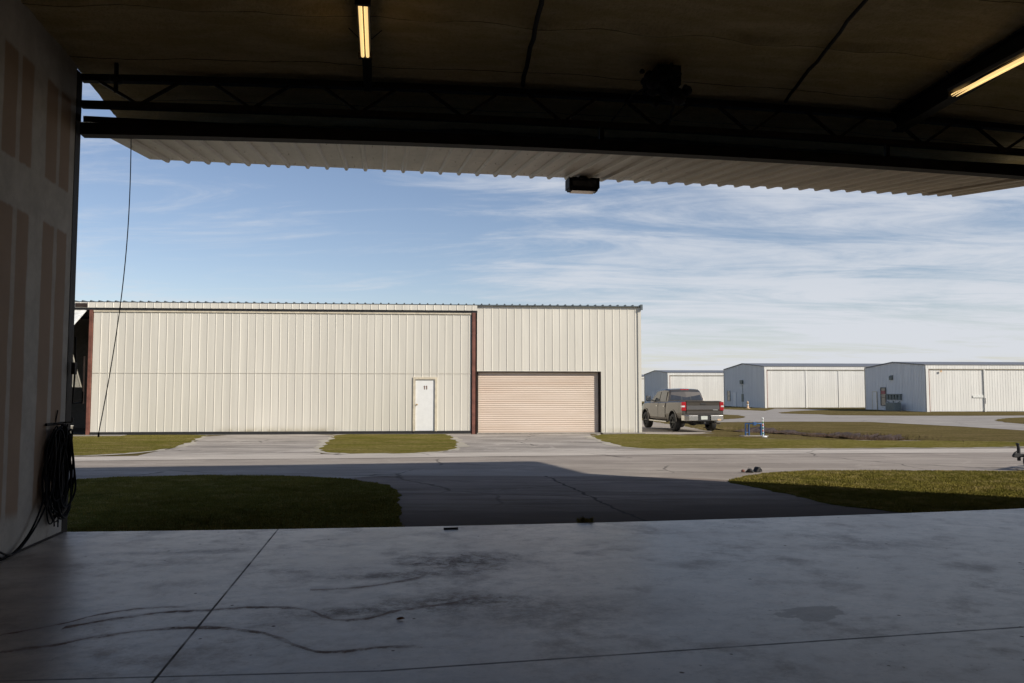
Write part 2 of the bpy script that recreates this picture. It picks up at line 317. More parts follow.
# ------------------------------------------------------------------ mesh tools
def tag(o, label=None, cat=None, group=None, kind=None):
    if label: o['label'] = label
    if cat: o['category'] = cat
    if group: o['group'] = group
    if kind: o['kind'] = kind
    return o
def thing(name, label, cat, loc=(0, 0, 0), rz=0, group=None):
    o = bpy.data.objects.new(name, None); C.objects.link(o); o.location = loc; o.rotation_euler = (0, 0, rz)
    o.empty_display_size = .2
    return tag(o, label, cat, group)
class MB:
    def __init__(s): s.v = []; s.f = []; s.smooth = []
    def add(s, vs, fs, sm=False):
        o = len(s.v); s.v += [tuple(p) for p in vs]; s.f += [tuple(i+o for i in f) for f in fs]; s.smooth += [sm]*len(fs); return s
    def quad(s, *p): return s.add(p, [tuple(range(len(p)))])
    def box(s, x0, x1, y0, y1, z0, z1):
        v = [(x, y, z) for z in (z0, z1) for x, y in ((x0, y0), (x1, y0), (x1, y1), (x0, y1))]
        return s.add(v, [(3, 2, 1, 0), (4, 5, 6, 7), (0, 1, 5, 4), (1, 2, 6, 5), (2, 3, 7, 6), (3, 0, 4, 7)])
    def prism(s, poly, axis, a, b):
        """poly: 2D points in the two other axes (in x,y,z order); extruded along axis from a to b"""
        def mk(p, t): q = list(p); q.insert(axis, t); return tuple(q)
        k = len(poly); v = [mk(p, a) for p in poly]+[mk(p, b) for p in poly]
        fs = [tuple(range(k))[::-1], tuple(range(k, 2*k))]+[(i, (i+1) % k, k+(i+1) % k, k+i) for i in range(k)]
        return s.add(v, fs)
    def bar(s, p, q, w, h):
        p, q = Vector(p), Vector(q); d = (q-p).normalized(); up = Vector((0, 0, 1)) if abs(d.z) < .95 else Vector((1, 0, 0))
        a = d.cross(up).normalized()*w/2; b = a.cross(d).normalized()*h/2
        v = [p+a+b, p-a+b, p-a-b, p+a-b, q+a+b, q-a+b, q-a-b, q+a-b]
        return s.add(v, [(0, 1, 2, 3), (7, 6, 5, 4), (0, 4, 5, 1), (1, 5, 6, 2), (2, 6, 7, 3), (3, 7, 4, 0)])
    def tube(s, path, r, n=8, caps=True):
        P = [Vector(p) for p in path]; v = []; f = []; k = len(P)
        prev = None
        for i, p in enumerate(P):
            d = (P[min(i+1, k-1)]-P[max(i-1, 0)]).normalized()
            if prev is None: a = d.orthogonal().normalized()
            else: a = (prev-d*prev.dot(d)).normalized()
            prev = a; b = d.cross(a); rr = r[i] if isinstance(r, (list, tuple)) else r
            v += [p+a*rr*math.cos(2*math.pi*j/n)+b*rr*math.sin(2*math.pi*j/n) for j in range(n)]
        for i in range(k-1):
            for j in range(n): f.append((i*n+j, i*n+(j+1) % n, (i+1)*n+(j+1) % n, (i+1)*n+j))
        s.add(v, f, True)
        if caps: s.add(v[:n], [tuple(range(n))[::-1]]); s.add(v[-n:], [tuple(range(n))])
        return s
    def lathe(s, prof, c, axis='z', n=24):
        v = []; f = []; k = len(prof)
        for r, h in prof:
            for j in range(n):
                a = 2*math.pi*j/n; x, y = r*math.cos(a), r*math.sin(a)
                v.append((c[0]+x, c[1]+y, c[2]+h) if axis == 'z' else (c[0]+h, c[1]+x, c[2]+y))
        for i in range(k-1):
            for j in range(n): f.append((i*n+j, i*n+(j+1) % n, (i+1)*n+(j+1) % n, (i+1)*n+j))
        return s.add(v, f, True)
    def ribs(s, o, u, w, nrm, W, H, pitch=.305, depth=.013, start=0, rib=.046, minor=.0):
        """ribbed sheet: o origin, u along the width, w along the height, nrm outward"""
        o, u, w, nrm = Vector(o), Vector(u), Vector(w), Vector(nrm)
        pr = [(0, 0)]; t = -start
        while t < W:
            for dx, dz in ((.10, 0), (.112, minor), (.128, minor), (.14, 0), (.19, 0), (.20, minor), (.216, minor), (.228, 0), (pitch-rib, 0), (pitch-rib*.72, depth), (pitch-rib*.28, depth), (pitch, 0)):
                if minor == 0 and dx < pitch-rib: continue
                x = t+dx
                if 0 < x < W: pr.append((x, dz))
            t += pitch
        pr.append((W, 0)); k = len(pr)
        v = [o+u*x+nrm*z for x, z in pr]+[o+u*x+nrm*z+w*H for x, z in pr]
        return s.add(v, [(i, i+1, k+i+1, k+i) for i in range(k-1)])
    def build(s, name, mat, parent=None, bevel=0, seg=1):
        me = bpy.data.meshes.new(name); me.from_pydata(s.v, [], s.f); me.update()
        me.polygons.foreach_set('use_smooth', s.smooth)
        o = bpy.data.objects.new(name, me); C.objects.link(o)
        if mat: me.materials.append(mat)
        if parent: o.parent = parent
        if bevel:
            m = o.modifiers.new('bevel', 'BEVEL'); m.width = bevel; m.segments = seg; m.limit_method = 'ANGLE'
        return o

def sheet(name, pts, mat, dz, kind='structure', px=True, cuts=(31, 37, 86)):
    P = [grd(*p) for p in pts] if px else pts
    bm = bmesh.new(); vs = [bm.verts.new((x, y, 0)) for x, y in P]; bm.faces.new(vs)
    for c in cuts:
        bmesh.ops.bisect_plane(bm, geom=bm.verts[:]+bm.edges[:]+bm.faces[:], plane_co=(0, c, 0), plane_no=(0, 1, 0))
    bmesh.ops.triangulate(bm, faces=bm.faces[:])
    for v in bm.verts: v.co.z = g(v.co.y)+dz
    bmesh.ops.recalc_face_normals(bm, faces=bm.faces[:])
    if bm.faces[:] and sum(f.normal.z for f in bm.faces) < 0: bmesh.ops.reverse_faces(bm, faces=bm.faces[:])
    me = bpy.data.meshes.new(name); bm.to_mesh(me); bm.free(); o = bpy.data.objects.new(name, me); C.objects.link(o)
    me.materials.append(mat); tag(o, kind=kind); return o
def smooth_poly(P, it=2, keep=()):
    for _ in range(it):
        Q = []
        for i in range(len(P)):
            a, b = P[i], P[(i+1) % len(P)]
            Q += [(a[0]*.75+b[0]*.25, a[1]*.75+b[1]*.25), (a[0]*.25+b[0]*.75, a[1]*.25+b[1]*.75)]
        P = Q
    return P

# ------------------------------------------------------------------ ground
DT = [grd(*p) for p in ((726, 427.5), (775, 432), (815, 434), (850, 436), (882, 438))]
def ditch_d(x, y):
    best = 9
    for a, b in zip(DT[:-1], DT[1:]):
        dx, dy = b[0]-a[0], b[1]-a[1]; t = max(0, min(1, ((x-a[0])*dx+(y-a[1])*dy)/(dx*dx+dy*dy)))
        best = min(best, math.hypot(x-a[0]-t*dx, y-a[1]-t*dy))
    return best
xs = [-900, -300, -100, -60]+[x for x in range(-40, 7, 4)]+[7+.3*i for i in range(54)]+[24, 28, 34, 42, 60, 100, 300, 900]
ys = [-60, -20]+[y for y in range(-10, 26, 4)]+[27+.3*i for i in range(55)]+[44, 50, 56, 64, 75, 86, 110, 150, 300, 900, 2500]
ys = sorted(set(ys+[31, 37]))
gv = []; gf = []
for y in ys:
    for x in xs:
        d = ditch_d(x, y); dep = .28*max(0, 1-(d/1.5)**2) if d < 1.5 else 0
        gv.append((x, y, g(y)-dep-(.02 if y < 9 else 0)))
for j in range(len(ys)-1):
    for i in range(len(xs)-1):
        a = j*len(xs)+i; gf.append((a, a+1, a+1+len(xs), a+len(xs)))
mb = MB(); mb.add(gv, gf); go = mb.build('ground', M['grass2']); tag(go, kind='structure')
# mud in the ditch
mv = []; mf = []
for a, b in [(DT[i], DT[i+1]) for i in range(len(DT)-1)]: pass
DP = []
for i in range(41):
    t = i/40*(len(DT)-1); k = min(int(t), len(DT)-2); f = t-k
    DP.append((DT[k][0]*(1-f)+DT[k+1][0]*f, DT[k][1]*(1-f)+DT[k+1][1]*f))
for i, (x, y) in enumerate(DP):
    a = DP[min(i+1, 40)]; b = DP[max(i-1, 0)]; dx, dy = a[0]-b[0], a[1]-b[1]; L = math.hypot(dx, dy)
    w = 1.25+.35*random.random()
    if i in (0, 40): w = .4
    for k in range(7):
        q = -1+k/3; px, py = x-dy/L*w*q, y+dx/L*w*q
        d = ditch_d(px, py); mv.append((px, py, g(py)-.28*max(0, 1-(d/1.5)**2)+.025+random.random()*.05))
mf = [(i*7+k, (i+1)*7+k, (i+1)*7+k+1, i*7+k+1) for i in range(40) for k in range(6)]
mb = MB(); mb.add(mv, mf, True); o = mb.build('ditch_bed', M['ditch']); tag(o, kind='structure')

def edge_v(s): return -.06-.36*(1-((s-7.0)/7.0)**2) if 0 < s < 14 else -.06
def edge_pts(a, b, d=.02, n=14): return [slab_pt(a+(b-a)*i/n, edge_v(a+(b-a)*i/n)+d) for i in range(n+1)]
def rag_poly(P, it=1): return rag(smooth_poly(P, it), .25, .07)
def rag(P, step=.22, amp=.05):
    Q = []; k = 0
    for i in range(len(P)):
        a, b = P[i], P[(i+1) % len(P)]; L = math.dist(a, b); n_ = max(1, min(60, int(L/step)))
        for j in range(n_):
            t = j/n_; o_ = amp*(random.random()-.5)*2+amp*1.2*math.sin(k*.9)*math.sin(k*.37); k += 1
            dx, dy = (b[0]-a[0])/L, (b[1]-a[1])/L; Q.append((a[0]+(b[0]-a[0])*t-dy*o_, a[1]+(b[1]-a[1])*t+dx*o_))
    return Q
def slab_pt(s, v): return (HL[0]+s*math.cos(HANG)-v*math.sin(HANG), HL[1]+s*math.sin(HANG)+v*math.cos(HANG))
# road in front of the hangar (its far edge runs under the verges)
road_near = [slab_pt(-30, -.3), slab_pt(45, -.3)]
def g2(px, py): return grd(px, py)
far_edge = [(60, 40)]
RP = [slab_pt(-14, -.6), slab_pt(30, -.2), (40, 27.3), g2(1024, 447.6), g2(900, 448), g2(800, 448.6), g2(700, 449.4), g2(620, 448.5), g2(560, 444), g2(440, 450), g2(330, 454), g2(200, 455), g2(70, 457), (-40, 20.3), (-40, 6)]
sheet('road', RP, M['road'], .004, px=False)
# driveway from the slab to the road (raised 4 mm, own surface)
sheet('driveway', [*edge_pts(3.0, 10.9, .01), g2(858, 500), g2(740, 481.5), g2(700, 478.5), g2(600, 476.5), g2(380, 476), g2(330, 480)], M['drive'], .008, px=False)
# far aprons of the opposite hangar
sheet('apron', smooth_poly([g2(*p) for p in ((212, 434.5), (336, 434.5), (326, 440), (318, 448), (322, 457), (130, 458), (150, 453), (186, 446))], 1), M['apron'], .008, px=False)
sheet('apron', smooth_poly([g2(*p) for p in ((446, 432.3), (600, 432.0), (586, 436.5), (612, 444), (650, 451), (430, 457), (452, 450), (460, 446.5), (452, 440))], 1), M['apron'], .008, px=False)
# paler strip along the far side of the road
sheet('road_edge', [g2(70, 457.2), g2(200, 455.6), g2(330, 455.2), g2(440, 453.2), g2(600, 451.5), g2(900, 449.5), g2(1024, 449), (26, 24.8), (26, 23.4), g2(1024, 453), g2(700, 454.5), g2(440, 457.5), g2(330, 459), g2(200, 460), g2(70, 461.5)], M['apronwhite'], .012, px=False)
# gravel drive beside the opposite hangar, under the truck
sheet('gravel_drive', rag_poly([(5.0, 31.2), (6.6, 31.4), (8.6, 33.6), (8.2, 35.0), (9.6, 38), (9, 60), (3.5, 60)], 1), M['gravel'], .006, px=False)
# concrete kerb strip at the foot of the hangar
# second road
sheet('far_road', [(700, 408.2), (765, 411), (775, 408.6), (830, 409.5), (790, 412), (830, 415.2), (900, 415.8), (975, 415.8), (1060, 415.4), (1100, 434), (1024, 430.5), (960, 426.5), (870, 422), (790, 421.6), (690, 422.5)], M['road_far'], .006)
sheet('far_lawn', rag_poly([grd(*p) for p in ((690, 413.8), (735, 414.8), (748, 417), (735, 419.2), (690, 420.2))], 1), M['grass2'], .012, px=False)
sheet('far_lawn', rag_poly([grd(*p) for p in ((990, 420), (1015, 417.5), (1060, 417), (1060, 425), (1015, 424))], 1), M['grass2'], .012, px=False)
sheet('far_lawn', rag_poly([grd(*p) for p in ((770, 413.2), (800, 410.6), (860, 409.4), (930, 411), (1040, 413.2), (1060, 415.2), (900, 415.0), (820, 414.6))], 1), M['grass2'], .012, px=False)
# verges round the opposite hangar: mown green
sheet('verge', rag_poly([grd(*p) for p in ((40, 434.4), (209, 434.6), (198, 439), (182, 446), (145, 453), (60, 456.8), (40, 457))], 1), M['grass'], .016, px=False)
sheet('verge', rag_poly([grd(*p) for p in ((338, 434.4), (444, 433.4), (452, 438), (461, 448.6), (430, 453.6), (326, 454.2), (320, 450), (330, 440))], 1), M['grass'], .016, px=False)
sheet('verge', rag_poly([grd(*p) for p in ((588, 435.4), (642, 434.0), (700, 436.5), (800, 440.5), (1060, 442.0), (1060, 447.6), (700, 449.3), (632, 448.9), (608, 443))], 1), M['grass'], .016, px=False)

for pts_ in (((40, 434.4), (209, 434.6), (198, 439), (182, 446), (145, 453), (60, 456.8), (40, 457)), ((338, 434.4), (444, 433.4), (452, 438), (461, 448.6), (430, 453.6), (326, 454.2), (320, 450), (330, 440)), ((588, 435.4), (642, 434.0), (700, 436.5), (800, 440.5), (1060, 442.0), (1060, 447.6), (700, 449.3), (632, 448.9), (608, 443))):
    Pm = smooth_poly([grd(*p) for p in pts_], 1); mx_ = sum(p[0] for p in Pm)/len(Pm); my_ = sum(p[1] for p in Pm)/len(Pm)
    Pm = [(p[0]+.28*(p[0]-mx_)/math.dist(p, (mx_, my_)), max(p[1]+.28*(p[1]-my_)/math.dist(p, (mx_, my_)), my_-9) if p[1] < my_+.5 else p[1]) for p in Pm]
    sheet('verge_margin', rag(Pm, .3, .09), M['margin'], .0135, px=False)
# near lawns: low mounds with real blades
def lawn(poly, label, cat, count, hmin, hmax, base=.03):
    P = rag(poly, .12, .028); bm = bmesh.new(); vs = [bm.verts.new((x, y, base)) for x, y in P]; bm.faces.new(vs)
    ext = bmesh.ops.extrude_face_region(bm, geom=bm.faces[:]); 
    for e in ext['geom']:
        if isinstance(e, bmesh.types.BMVert): e.co.z = -.05
    bmesh.ops.recalc_face_normals(bm, faces=bm.faces[:]); bmesh.ops.triangulate(bm, faces=bm.faces[:])
    me = bpy.data.meshes.new('lawn'); bm.to_mesh(me); bm.free(); o = bpy.data.objects.new('lawn', me); C.objects.link(o); me.materials.append(M['soil']); tag(o, kind='structure')
    A = np.array(P); lo, hi = A.min(0), A.max(0); pts = []
    while sum(map(len, pts)) < count:
        q = rng.uniform(lo, hi, (count*2, 2)); ins = np.zeros(len(q), bool); j = len(A)-1
        for i in range(len(A)):
            c = ((A[i, 1] > q[:, 1]) != (A[j, 1] > q[:, 1])) & (q[:, 0] < (A[j, 0]-A[i, 0])*(q[:, 1]-A[i, 1])/(A[j, 1]-A[i, 1]+1e-12)+A[i, 0]); ins ^= c; j = i
        pts.append(q[ins])
    q = np.concatenate(pts)[:count]; k = len(q); h = rng.uniform(hmin, hmax, k)*(0.75+.5*np.sin(q[:, 0]*2.1)*np.sin(q[:, 1]*1.7)*.5+.25*rng.random(k))
    a = rng.uniform(0, 2*np.pi, k); w = rng.uniform(.004, .008, k); ln = rng.uniform(0, .8, k)*h; la = rng.uniform(0, 2*np.pi, k)
    v = np.zeros((k, 3, 3)); v[:, 0, 0] = q[:, 0]-w*np.cos(a); v[:, 0, 1] = q[:, 1]-w*np.sin(a); v[:, 1, 0] = q[:, 0]+w*np.cos(a); v[:, 1, 1] = q[:, 1]+w*np.sin(a)
    v[:, :2, 2] = base-.005; v[:, 2, 0] = q[:, 0]+ln*np.cos(la); v[:, 2, 1] = q[:, 1]+ln*np.sin(la); v[:, 2, 2] = base+h
    me = bpy.data.meshes.new('grass'); me.vertices.add(3*k); me.vertices.foreach_set('co', v.ravel()); me.loops.add(3*k); me.loops.foreach_set('vertex_index', np.arange(3*k)); me.polygons.add(k)
    me.polygons.foreach_set('loop_start', np.arange(0, 3*k, 3)); me.update(calc_edges=True); me.materials.append(M['blade'])
    o = bpy.data.objects.new('grass', me); C.objects.link(o); tag(o, label, cat, kind='stuff')
LL = [slab_pt(-4.5, -.03)]+edge_pts(-.1, 3.86, .03)+[grd(*p) for p in ((399, 505), (398, 492), (388, 486), (350, 480), (300, 477), (200, 476), (120, 478), (66, 481), (0, 486), (-120, 492))]
lawn(LL, 'dark shaded lawn just outside the floor, on the left', 'grass', 120000, .010, .034, .02)
LR = edge_pts(10.75, 14.4, .03)+[slab_pt(16.5, -.03), grd(1200, 474)]+[grd(*p) for p in ((1024, 472.3), (900, 471.5), (810, 471.5), (770, 473.5), (740, 478), (727, 482), (740, 485), (790, 495), (830, 505))]
lawn(LR, 'half sunlit lawn just outside the floor, on the right', 'grass', 190000, .010, .034, .02)

# ------------------------------------------------------------------ our own hangar
W = 14.15; DEEP = -15
own = thing('open_hangar', 'dark open hangar bay with foam-lined roof and drywall side, looking out over its concrete floor', 'hangar', (HL[0], HL[1], 0), HANG)
mb = MB(); fe = [(-.35+(W+.85)*i/30, edge_v(-.35+(W+.85)*i/30)) for i in range(31)]; mb.prism([(W+.5, DEEP-.3), *fe[::-1], (-.35, DEEP-.3)], 2, -.35, .04); o = mb.build('floor', M['floor']); o.location = own.location; o.rotation_euler = (0, 0, HANG); tag(o, kind='structure')
def hp(name, mb, mat, par=own, **k): return mb.build(name, M[mat], par, **k)
def bow(s): return 1-((s-7.2)/7.2)**2
def roofz(v, s=None): return 5.50-.055*v+(.17*bow(s) if s is not None else 0)
mb = MB(); mb.add([(-.22, DEEP, .04), (0, DEEP, .04), (0, -.14, .04), (-.22, -.14, .04), (-.22, DEEP, roofz(DEEP)+.25), (0, DEEP, roofz(DEEP)+.25), (0, -.14, roofz(0)+.25), (-.22, -.14, roofz(0)+.25)], [(3, 2, 1, 0), (4, 5, 6, 7), (0, 1, 5, 4), (1, 2, 6, 5), (2, 3, 7, 6), (3, 0, 4, 7)])
o = hp('wall', mb, 'drywall'); o['label'] = 'taped tan and grey drywall side'
mb = MB(); mb.add([(W, DEEP, .04), (W+.22, DEEP, .04), (W+.22, -.14, .04), (W, -.14, .04), (W, DEEP, roofz(DEEP)+.25), (W+.22, DEEP, roofz(DEEP)+.25), (W+.22, -.14, roofz(0)+.25), (W, -.14, roofz(0)+.25)], [(3, 2, 1, 0), (4, 5, 6, 7), (0, 1, 5, 4), (1, 2, 6, 5), (2, 3, 7, 6), (3, 0, 4, 7)])
hp('wall', mb, 'drywall')
mb = MB(); mb.box(-.22, W+.22, DEEP-.2, DEEP-.002, .04, roofz(DEEP)+.25); hp('wall', mb, 'drywall')
# base trim dark line along the left wall
mb = MB(); mb.box(.001, .02, DEEP, -.14, .041, .06); hp('base_trim', mb, 'steel_black')
# jambs
for x0, x1 in ((-.24, .005), (W-.005, W+.26)):
    mb = MB(); mb.box(x0, x1, -.137, .02, -.05, 5.48); hp('jamb', mb, 'steel_black')
# roof deck with foam underside, gently undulating
NX, NY = 110, 90; rv = []; rf = []
vs_ = [DEEP-.3+(1.62-DEEP+.3)*(j/NY) for j in range(NY+1)]
# finer rows where the camera sees
vs_ = sorted(set([DEEP-.3, -12, -10, -8, -7, -6, -5.5]+[-5+.07*j for j in range(95)]))
for v in vs_:
    for i in range(NX+1):
        s_ = -.02+(W+.04)*i/NX
        dz = .018*math.sin(s_*3.1+v*1.3)*math.sin(v*4.1+s_)+.012*random.random()
        for pv in (-1.62, -3.2): dz -= .05*math.exp(-((v-pv)/.07)**2)*(1+.5*math.sin(s_*5))
        rv.append((s_, v, roofz(v, s_)+dz))
for j in range(len(vs_)-1):
    for i in range(NX): a = j*(NX+1)+i; rf.append((a, a+NX+1, a+NX+2, a+1))
mb = MB(); mb.add(rv, rf, True); lining = hp('roof_lining', mb, 'foam')
vE = vs_[-1]
mb = MB(); mb.add([(-.25, DEEP-.3, roofz(DEEP-.3)+.26), (W+.3, DEEP-.3, roofz(DEEP-.3)+.26), (W+.3, vE, roofz(vE)+.26), (-.03, vE, roofz(vE)+.26), (-.03, -.1, roofz(0)+.26), (-.25, -.1, roofz(0)+.26)], [(0, 1, 2, 3, 4, 5)])
mb.box(-.03, W+.3, vE+.002, vE+.05, roofz(vE)-.02, roofz(vE)+.262); roof = hp('roof', mb, 'roofdark')
# truss across the opening, built with a slight camber
def beam(mb, y0, y1, z0, h, cam_):
    n_ = 40; xs_ = [.035+(W-.07)*i/n_ for i in range(n_+1)]
    v = [(x, y, z0+cam_*bow(x)+dz) for x in xs_ for y, dz in ((y0, 0), (y1, 0), (y1, h), (y0, h))]
    mb.add(v, [(0, 1, 2, 3), tuple(4*n_+i for i in (3, 2, 1, 0))]+[(4*i+j, 4*i+4+j, 4*i+4+(j+1) % 4, 4*i+(j+1) % 4) for i in range(n_) for j in range(4)])
mb = MB(); beam(mb, -.12, -.02, 5.36, .08, .17); hp('top_chord', mb, 'steel_black')
mb = MB(); beam(mb, -.12, -.02, 5.045, .075, .10); hp('bottom_chord', mb, 'steel_brown')
x = .68
while x < W:
    for sg in (-1, 1):
        x1 = x+sg*.47
        if .05 < x1 < W-.05:
            mb = MB(); mb.bar((x+sg*.03, -.07, 5.115+.10*bow(x)), (x1, -.07, 5.38+.17*bow(x1)), .034, .034); hp('web_bar', mb, 'steel_brown')
    x += 1.31
mb = MB(); beam(mb, -.1, .06, 4.715, .14, .12); hp('header_beam', mb, 'steel_black')
for x in (6.45, 10.6):
    mb = MB(); mb.box(x-.03, x+.03, -.09, -.03, 4.85+.12*bow(x), 5.05+.10*bow(x)); hp('beam_strut', mb, 'steel_black')
# rafters running back from the opening (I-sections)
R0 = roofz
for x, hh, w in ((3.4, .16, .10), (7.15, .0, .0), (10.72, .30, .17)):
    if not hh: continue
    mb = MB(); a, b = DEEP, -.125; bx_ = .17*bow(x)
    roofz = lambda v, s=None, k=bx_: R0(v)+k
    for (z0, z1, hw) in ((-.02, 0, w/2), (-hh, -hh+.02, w/2), (-hh+.02, -.02, .008)):
        mb.add([(x-hw, a, roofz(a)+z0-.04), (x+hw, a, roofz(a)+z0-.04), (x+hw, b, roofz(b)+z0-.04), (x-hw, b, roofz(b)+z0-.04), (x-hw, a, roofz(a)+z1-.04), (x+hw, a, roofz(a)+z1-.04), (x+hw, b, roofz(b)+z1-.04), (x-hw, b, roofz(b)+z1-.04)], [(3, 2, 1, 0), (4, 5, 6, 7), (0, 1, 5, 4), (1, 2, 6, 5), (2, 3, 7, 6), (3, 0, 4, 7)])
    hp('rafter', mb, 'steel_black')
roofz = R0
for (s0, v0), (s1, v1), r in (((5.1, -3.6), (5.36, -.2), .028), ((8.45, -3.4), (9.0, -.2), .022)):
    path = []
    for i in range(15):
        t = i/14; v = v0+(v1-v0)*t; path.append((s0+(s1-s0)*t+.008*math.sin(i*2.3), v, roofz(v, s0)-.06-.012*math.sin(i)))
    mb = MB(); mb.tube(path, r, 7); hp('conduit', mb, 'steel_black')
for s0, v0 in ():
    mb = MB(); mb.box(s0-.06, s0+.06, v0-.06, v0+.06, roofz(v0, s0)-.13, roofz(v0, s0)-.01); hp('junction_box', mb, 'steel_black', bevel=.01)
# dark door-operator with hanging sleeve
mb = MB()
for i in range(70):
    cx_, cy_, cz_ = 7.05+random.gauss(0, .13), -.85+random.gauss(0, .12), 5.52+random.gauss(0, .09); rr = random.uniform(.03, .09)
    mb.lathe([(0, -rr), (rr*.8, -rr*.5), (rr, 0), (rr*.7, rr*.6), (0, rr)], (cx_, cy_, cz_), n=7)
mb.box(6.9, 7.2, -1.0, -.75, 5.42, 5.66); mb.tube([(7.0, -.85, 5.5), (7.25, -.6, 5.3), (7.3, -.3, 5.2), (7.28, -.15, 5.15)], .02, 6); mb.tube([(6.95, -.9, 5.5), (6.7, -.6, 5.4), (6.55, -.2, 5.2)], .012, 6)
hp('door_operator', mb, 'steel_black')
mb = MB(); mb.lathe([(0, 0), (.07, 0), (.07, .07), (0, .07)], (.48, -.28, 5.3), n=14); mb.box(.46, .5, -.3, -.26, 5.36, 5.53); mb.box(.46, .5, -.3, -.26, 5.18, 5.3); hp('pulley', mb, 'steel_black')
# left jamb latch
mb = MB(); mb.box(.035, .075, -.11, -.04, 1.86, 2.0); mb.bar((.06, -.06, 1.9), (.06, -.10, 1.52), .016, .016); mb.bar((.06, -.10, 1.52), (.13, .0, 1.53), .014, .014); mb.bar((.13, .0, 1.53), (.13, .01, 1.66), .014, .014); mb.tube([(.05, -.05, 2.3), (.06, -.07, 2.1), (.07, -.05, 1.9)], .010, 6); hp('door_latch', mb, 'steel_black')

# the raised one-piece door: panel > skin etc.  (part of the hangar)
SL = .136; V1 = 2.92; Z0 = 4.885
def dz_(v): return Z0+SL*v
ln = math.hypot(1, SL); wv = Vector((0, 1/ln, SL/ln)); nn = Vector((0, SL/ln, -1/ln))
mb = MB(); mb.ribs((.0, -.06, dz_(-.06)), (1, 0, 0), wv, nn, 14.0, (V1+.06)*ln, pitch=.305, depth=.040, rib=.08, minor=0)
for i in range(45):
    for t in (.7, 1.7, 2.65):
        c = Vector((.10+i*.305, t, dz_(t)))+nn*.001; mb.add([(c.x-.009, c.y-.009, c.z), (c.x+.009, c.y-.009, c.z), (c.x+.009, c.y+.009, c.z), (c.x-.009, c.y+.009, c.z), (c.x, c.y, c.z-.012)], [(0, 1, 4), (1, 2, 4), (2, 3, 4), (3, 0, 4)])
door = hp('raised_door', mb, 'skin'); door['label'] = 'ribbed beige overhead door leaf held open'
# its upper sheet and frame so it has real thickness
mb = MB(); up = -nn*.10
for a0, b0 in ((0.0, 14.0),):
    p = [Vector((a0, .09, dz_(.09)))+up, Vector((b0, .09, dz_(.09)))+up, Vector((b0, V1-.02, dz_(V1-.02)))+up, Vector((a0, V1-.02, dz_(V1-.02)))+up]; mb.quad(*p)
hp('door_lining', mb, 'roofdark', door)
mb = MB()
for a0 in (.03, 13.97): mb.bar(Vector((a0, .09, dz_(.09)))+up*.5, Vector((a0, V1-.03, dz_(V1-.03)))+up*.5, .05, .085)
for t in (.12, 1.0, 2.0): mb.bar(Vector((.06, t, dz_(t)))+up*.55, Vector((13.94, t, dz_(t)))+up*.55, .05, .08)
hp('door_frame', mb, 'steel_brown', door)
mb = MB(); mb.bar(Vector((13.35, .2, dz_(.2)-.045)), Vector((13.35, V1-.15, dz_(V1-.15)-.045)), .06, .02); hp('door_batten', mb, 'skin', door)
# floodlight below the door edge
fl = thing('floodlight', 'black box floodlight hanging under the raised door edge', 'floodlight', slab_pt(6.90, 2.72)+(0,), HANG)
zt = dz_(2.72)+.055
mb = MB(); mb.prism([(-.13, zt-.10), (.15, zt-.10), (.15, zt-.27), (.09, zt-.31), (-.08, zt-.31), (-.13, zt-.26)], 0, -.245, .245); hp('housing', mb, 'steel_black', fl, bevel=.012, seg=2)
mb = MB(); mb.box(-.2, .2, -.10, .10, zt-.318, zt-.311); mb.box(-.2, .2, -.136, -.131, zt-.25, zt-.14); hp('lens', mb, 'glass', fl)
mb = MB(); mb.box(-.05, .05, -.03, .03, zt-.10, zt-.04); mb.bar((-.2, 0, zt-.1), (-.1, 0, zt-.06), .03, .012); mb.bar((.2, 0, zt-.1), (.1, 0, zt-.06), .03, .012); hp('bracket', mb, 'steel_black', fl)
mb = MB(); mb.box(-.26, .26, -.145, -.14, zt-.13, zt-.1); mb.box(-.26, -.248, -.14, .15, zt-.27, zt-.1); mb.box(.248, .26, -.14, .15, zt-.27, zt-.1); hp('visor', mb, 'steel_black', fl)

# fluorescent fixtures
def lamp(s0, label):
    t = thing('fluorescent_light', label, 'ceiling light', slab_pt(s0, -1.92)+(5.38,), HANG, 'fluorescent lights under the roof')
    mb = MB(); mb.prism([(-.07, .09), (.07, .09), (.06, .05), (.03, .035), (-.03, .035), (-.06, .05)], 1, -.64, .64); hp('reflector', mb, 'fixture', t)
    for x in (-.027, .027):
        mb = MB(); mb.tube([(x, -.6, 0), (x, .6, 0)], .019, 12); hp('tube', mb, 'tube', t)
    for y in (-.625, .625):
        mb = MB(); mb.box(-.075, .075, y-.02, y+.02, -.02, .04); hp('end_cap', mb, 'steel_black', t)
    for y in (-.5, .5):
        mb = MB(); mb.bar((0, y, .09), (-.18, y, .26), .008, .008); mb.bar((0, y, .09), (.18, y, .26), .008, .008); hp('hanger', mb, 'steel_black', t)
    return t
lamp(3.39, 'twin-tube fluorescent light glowing yellow, left of the roof middle')
lamp(10.68, 'twin-tube fluorescent light glowing yellow, at the right end of the roof')

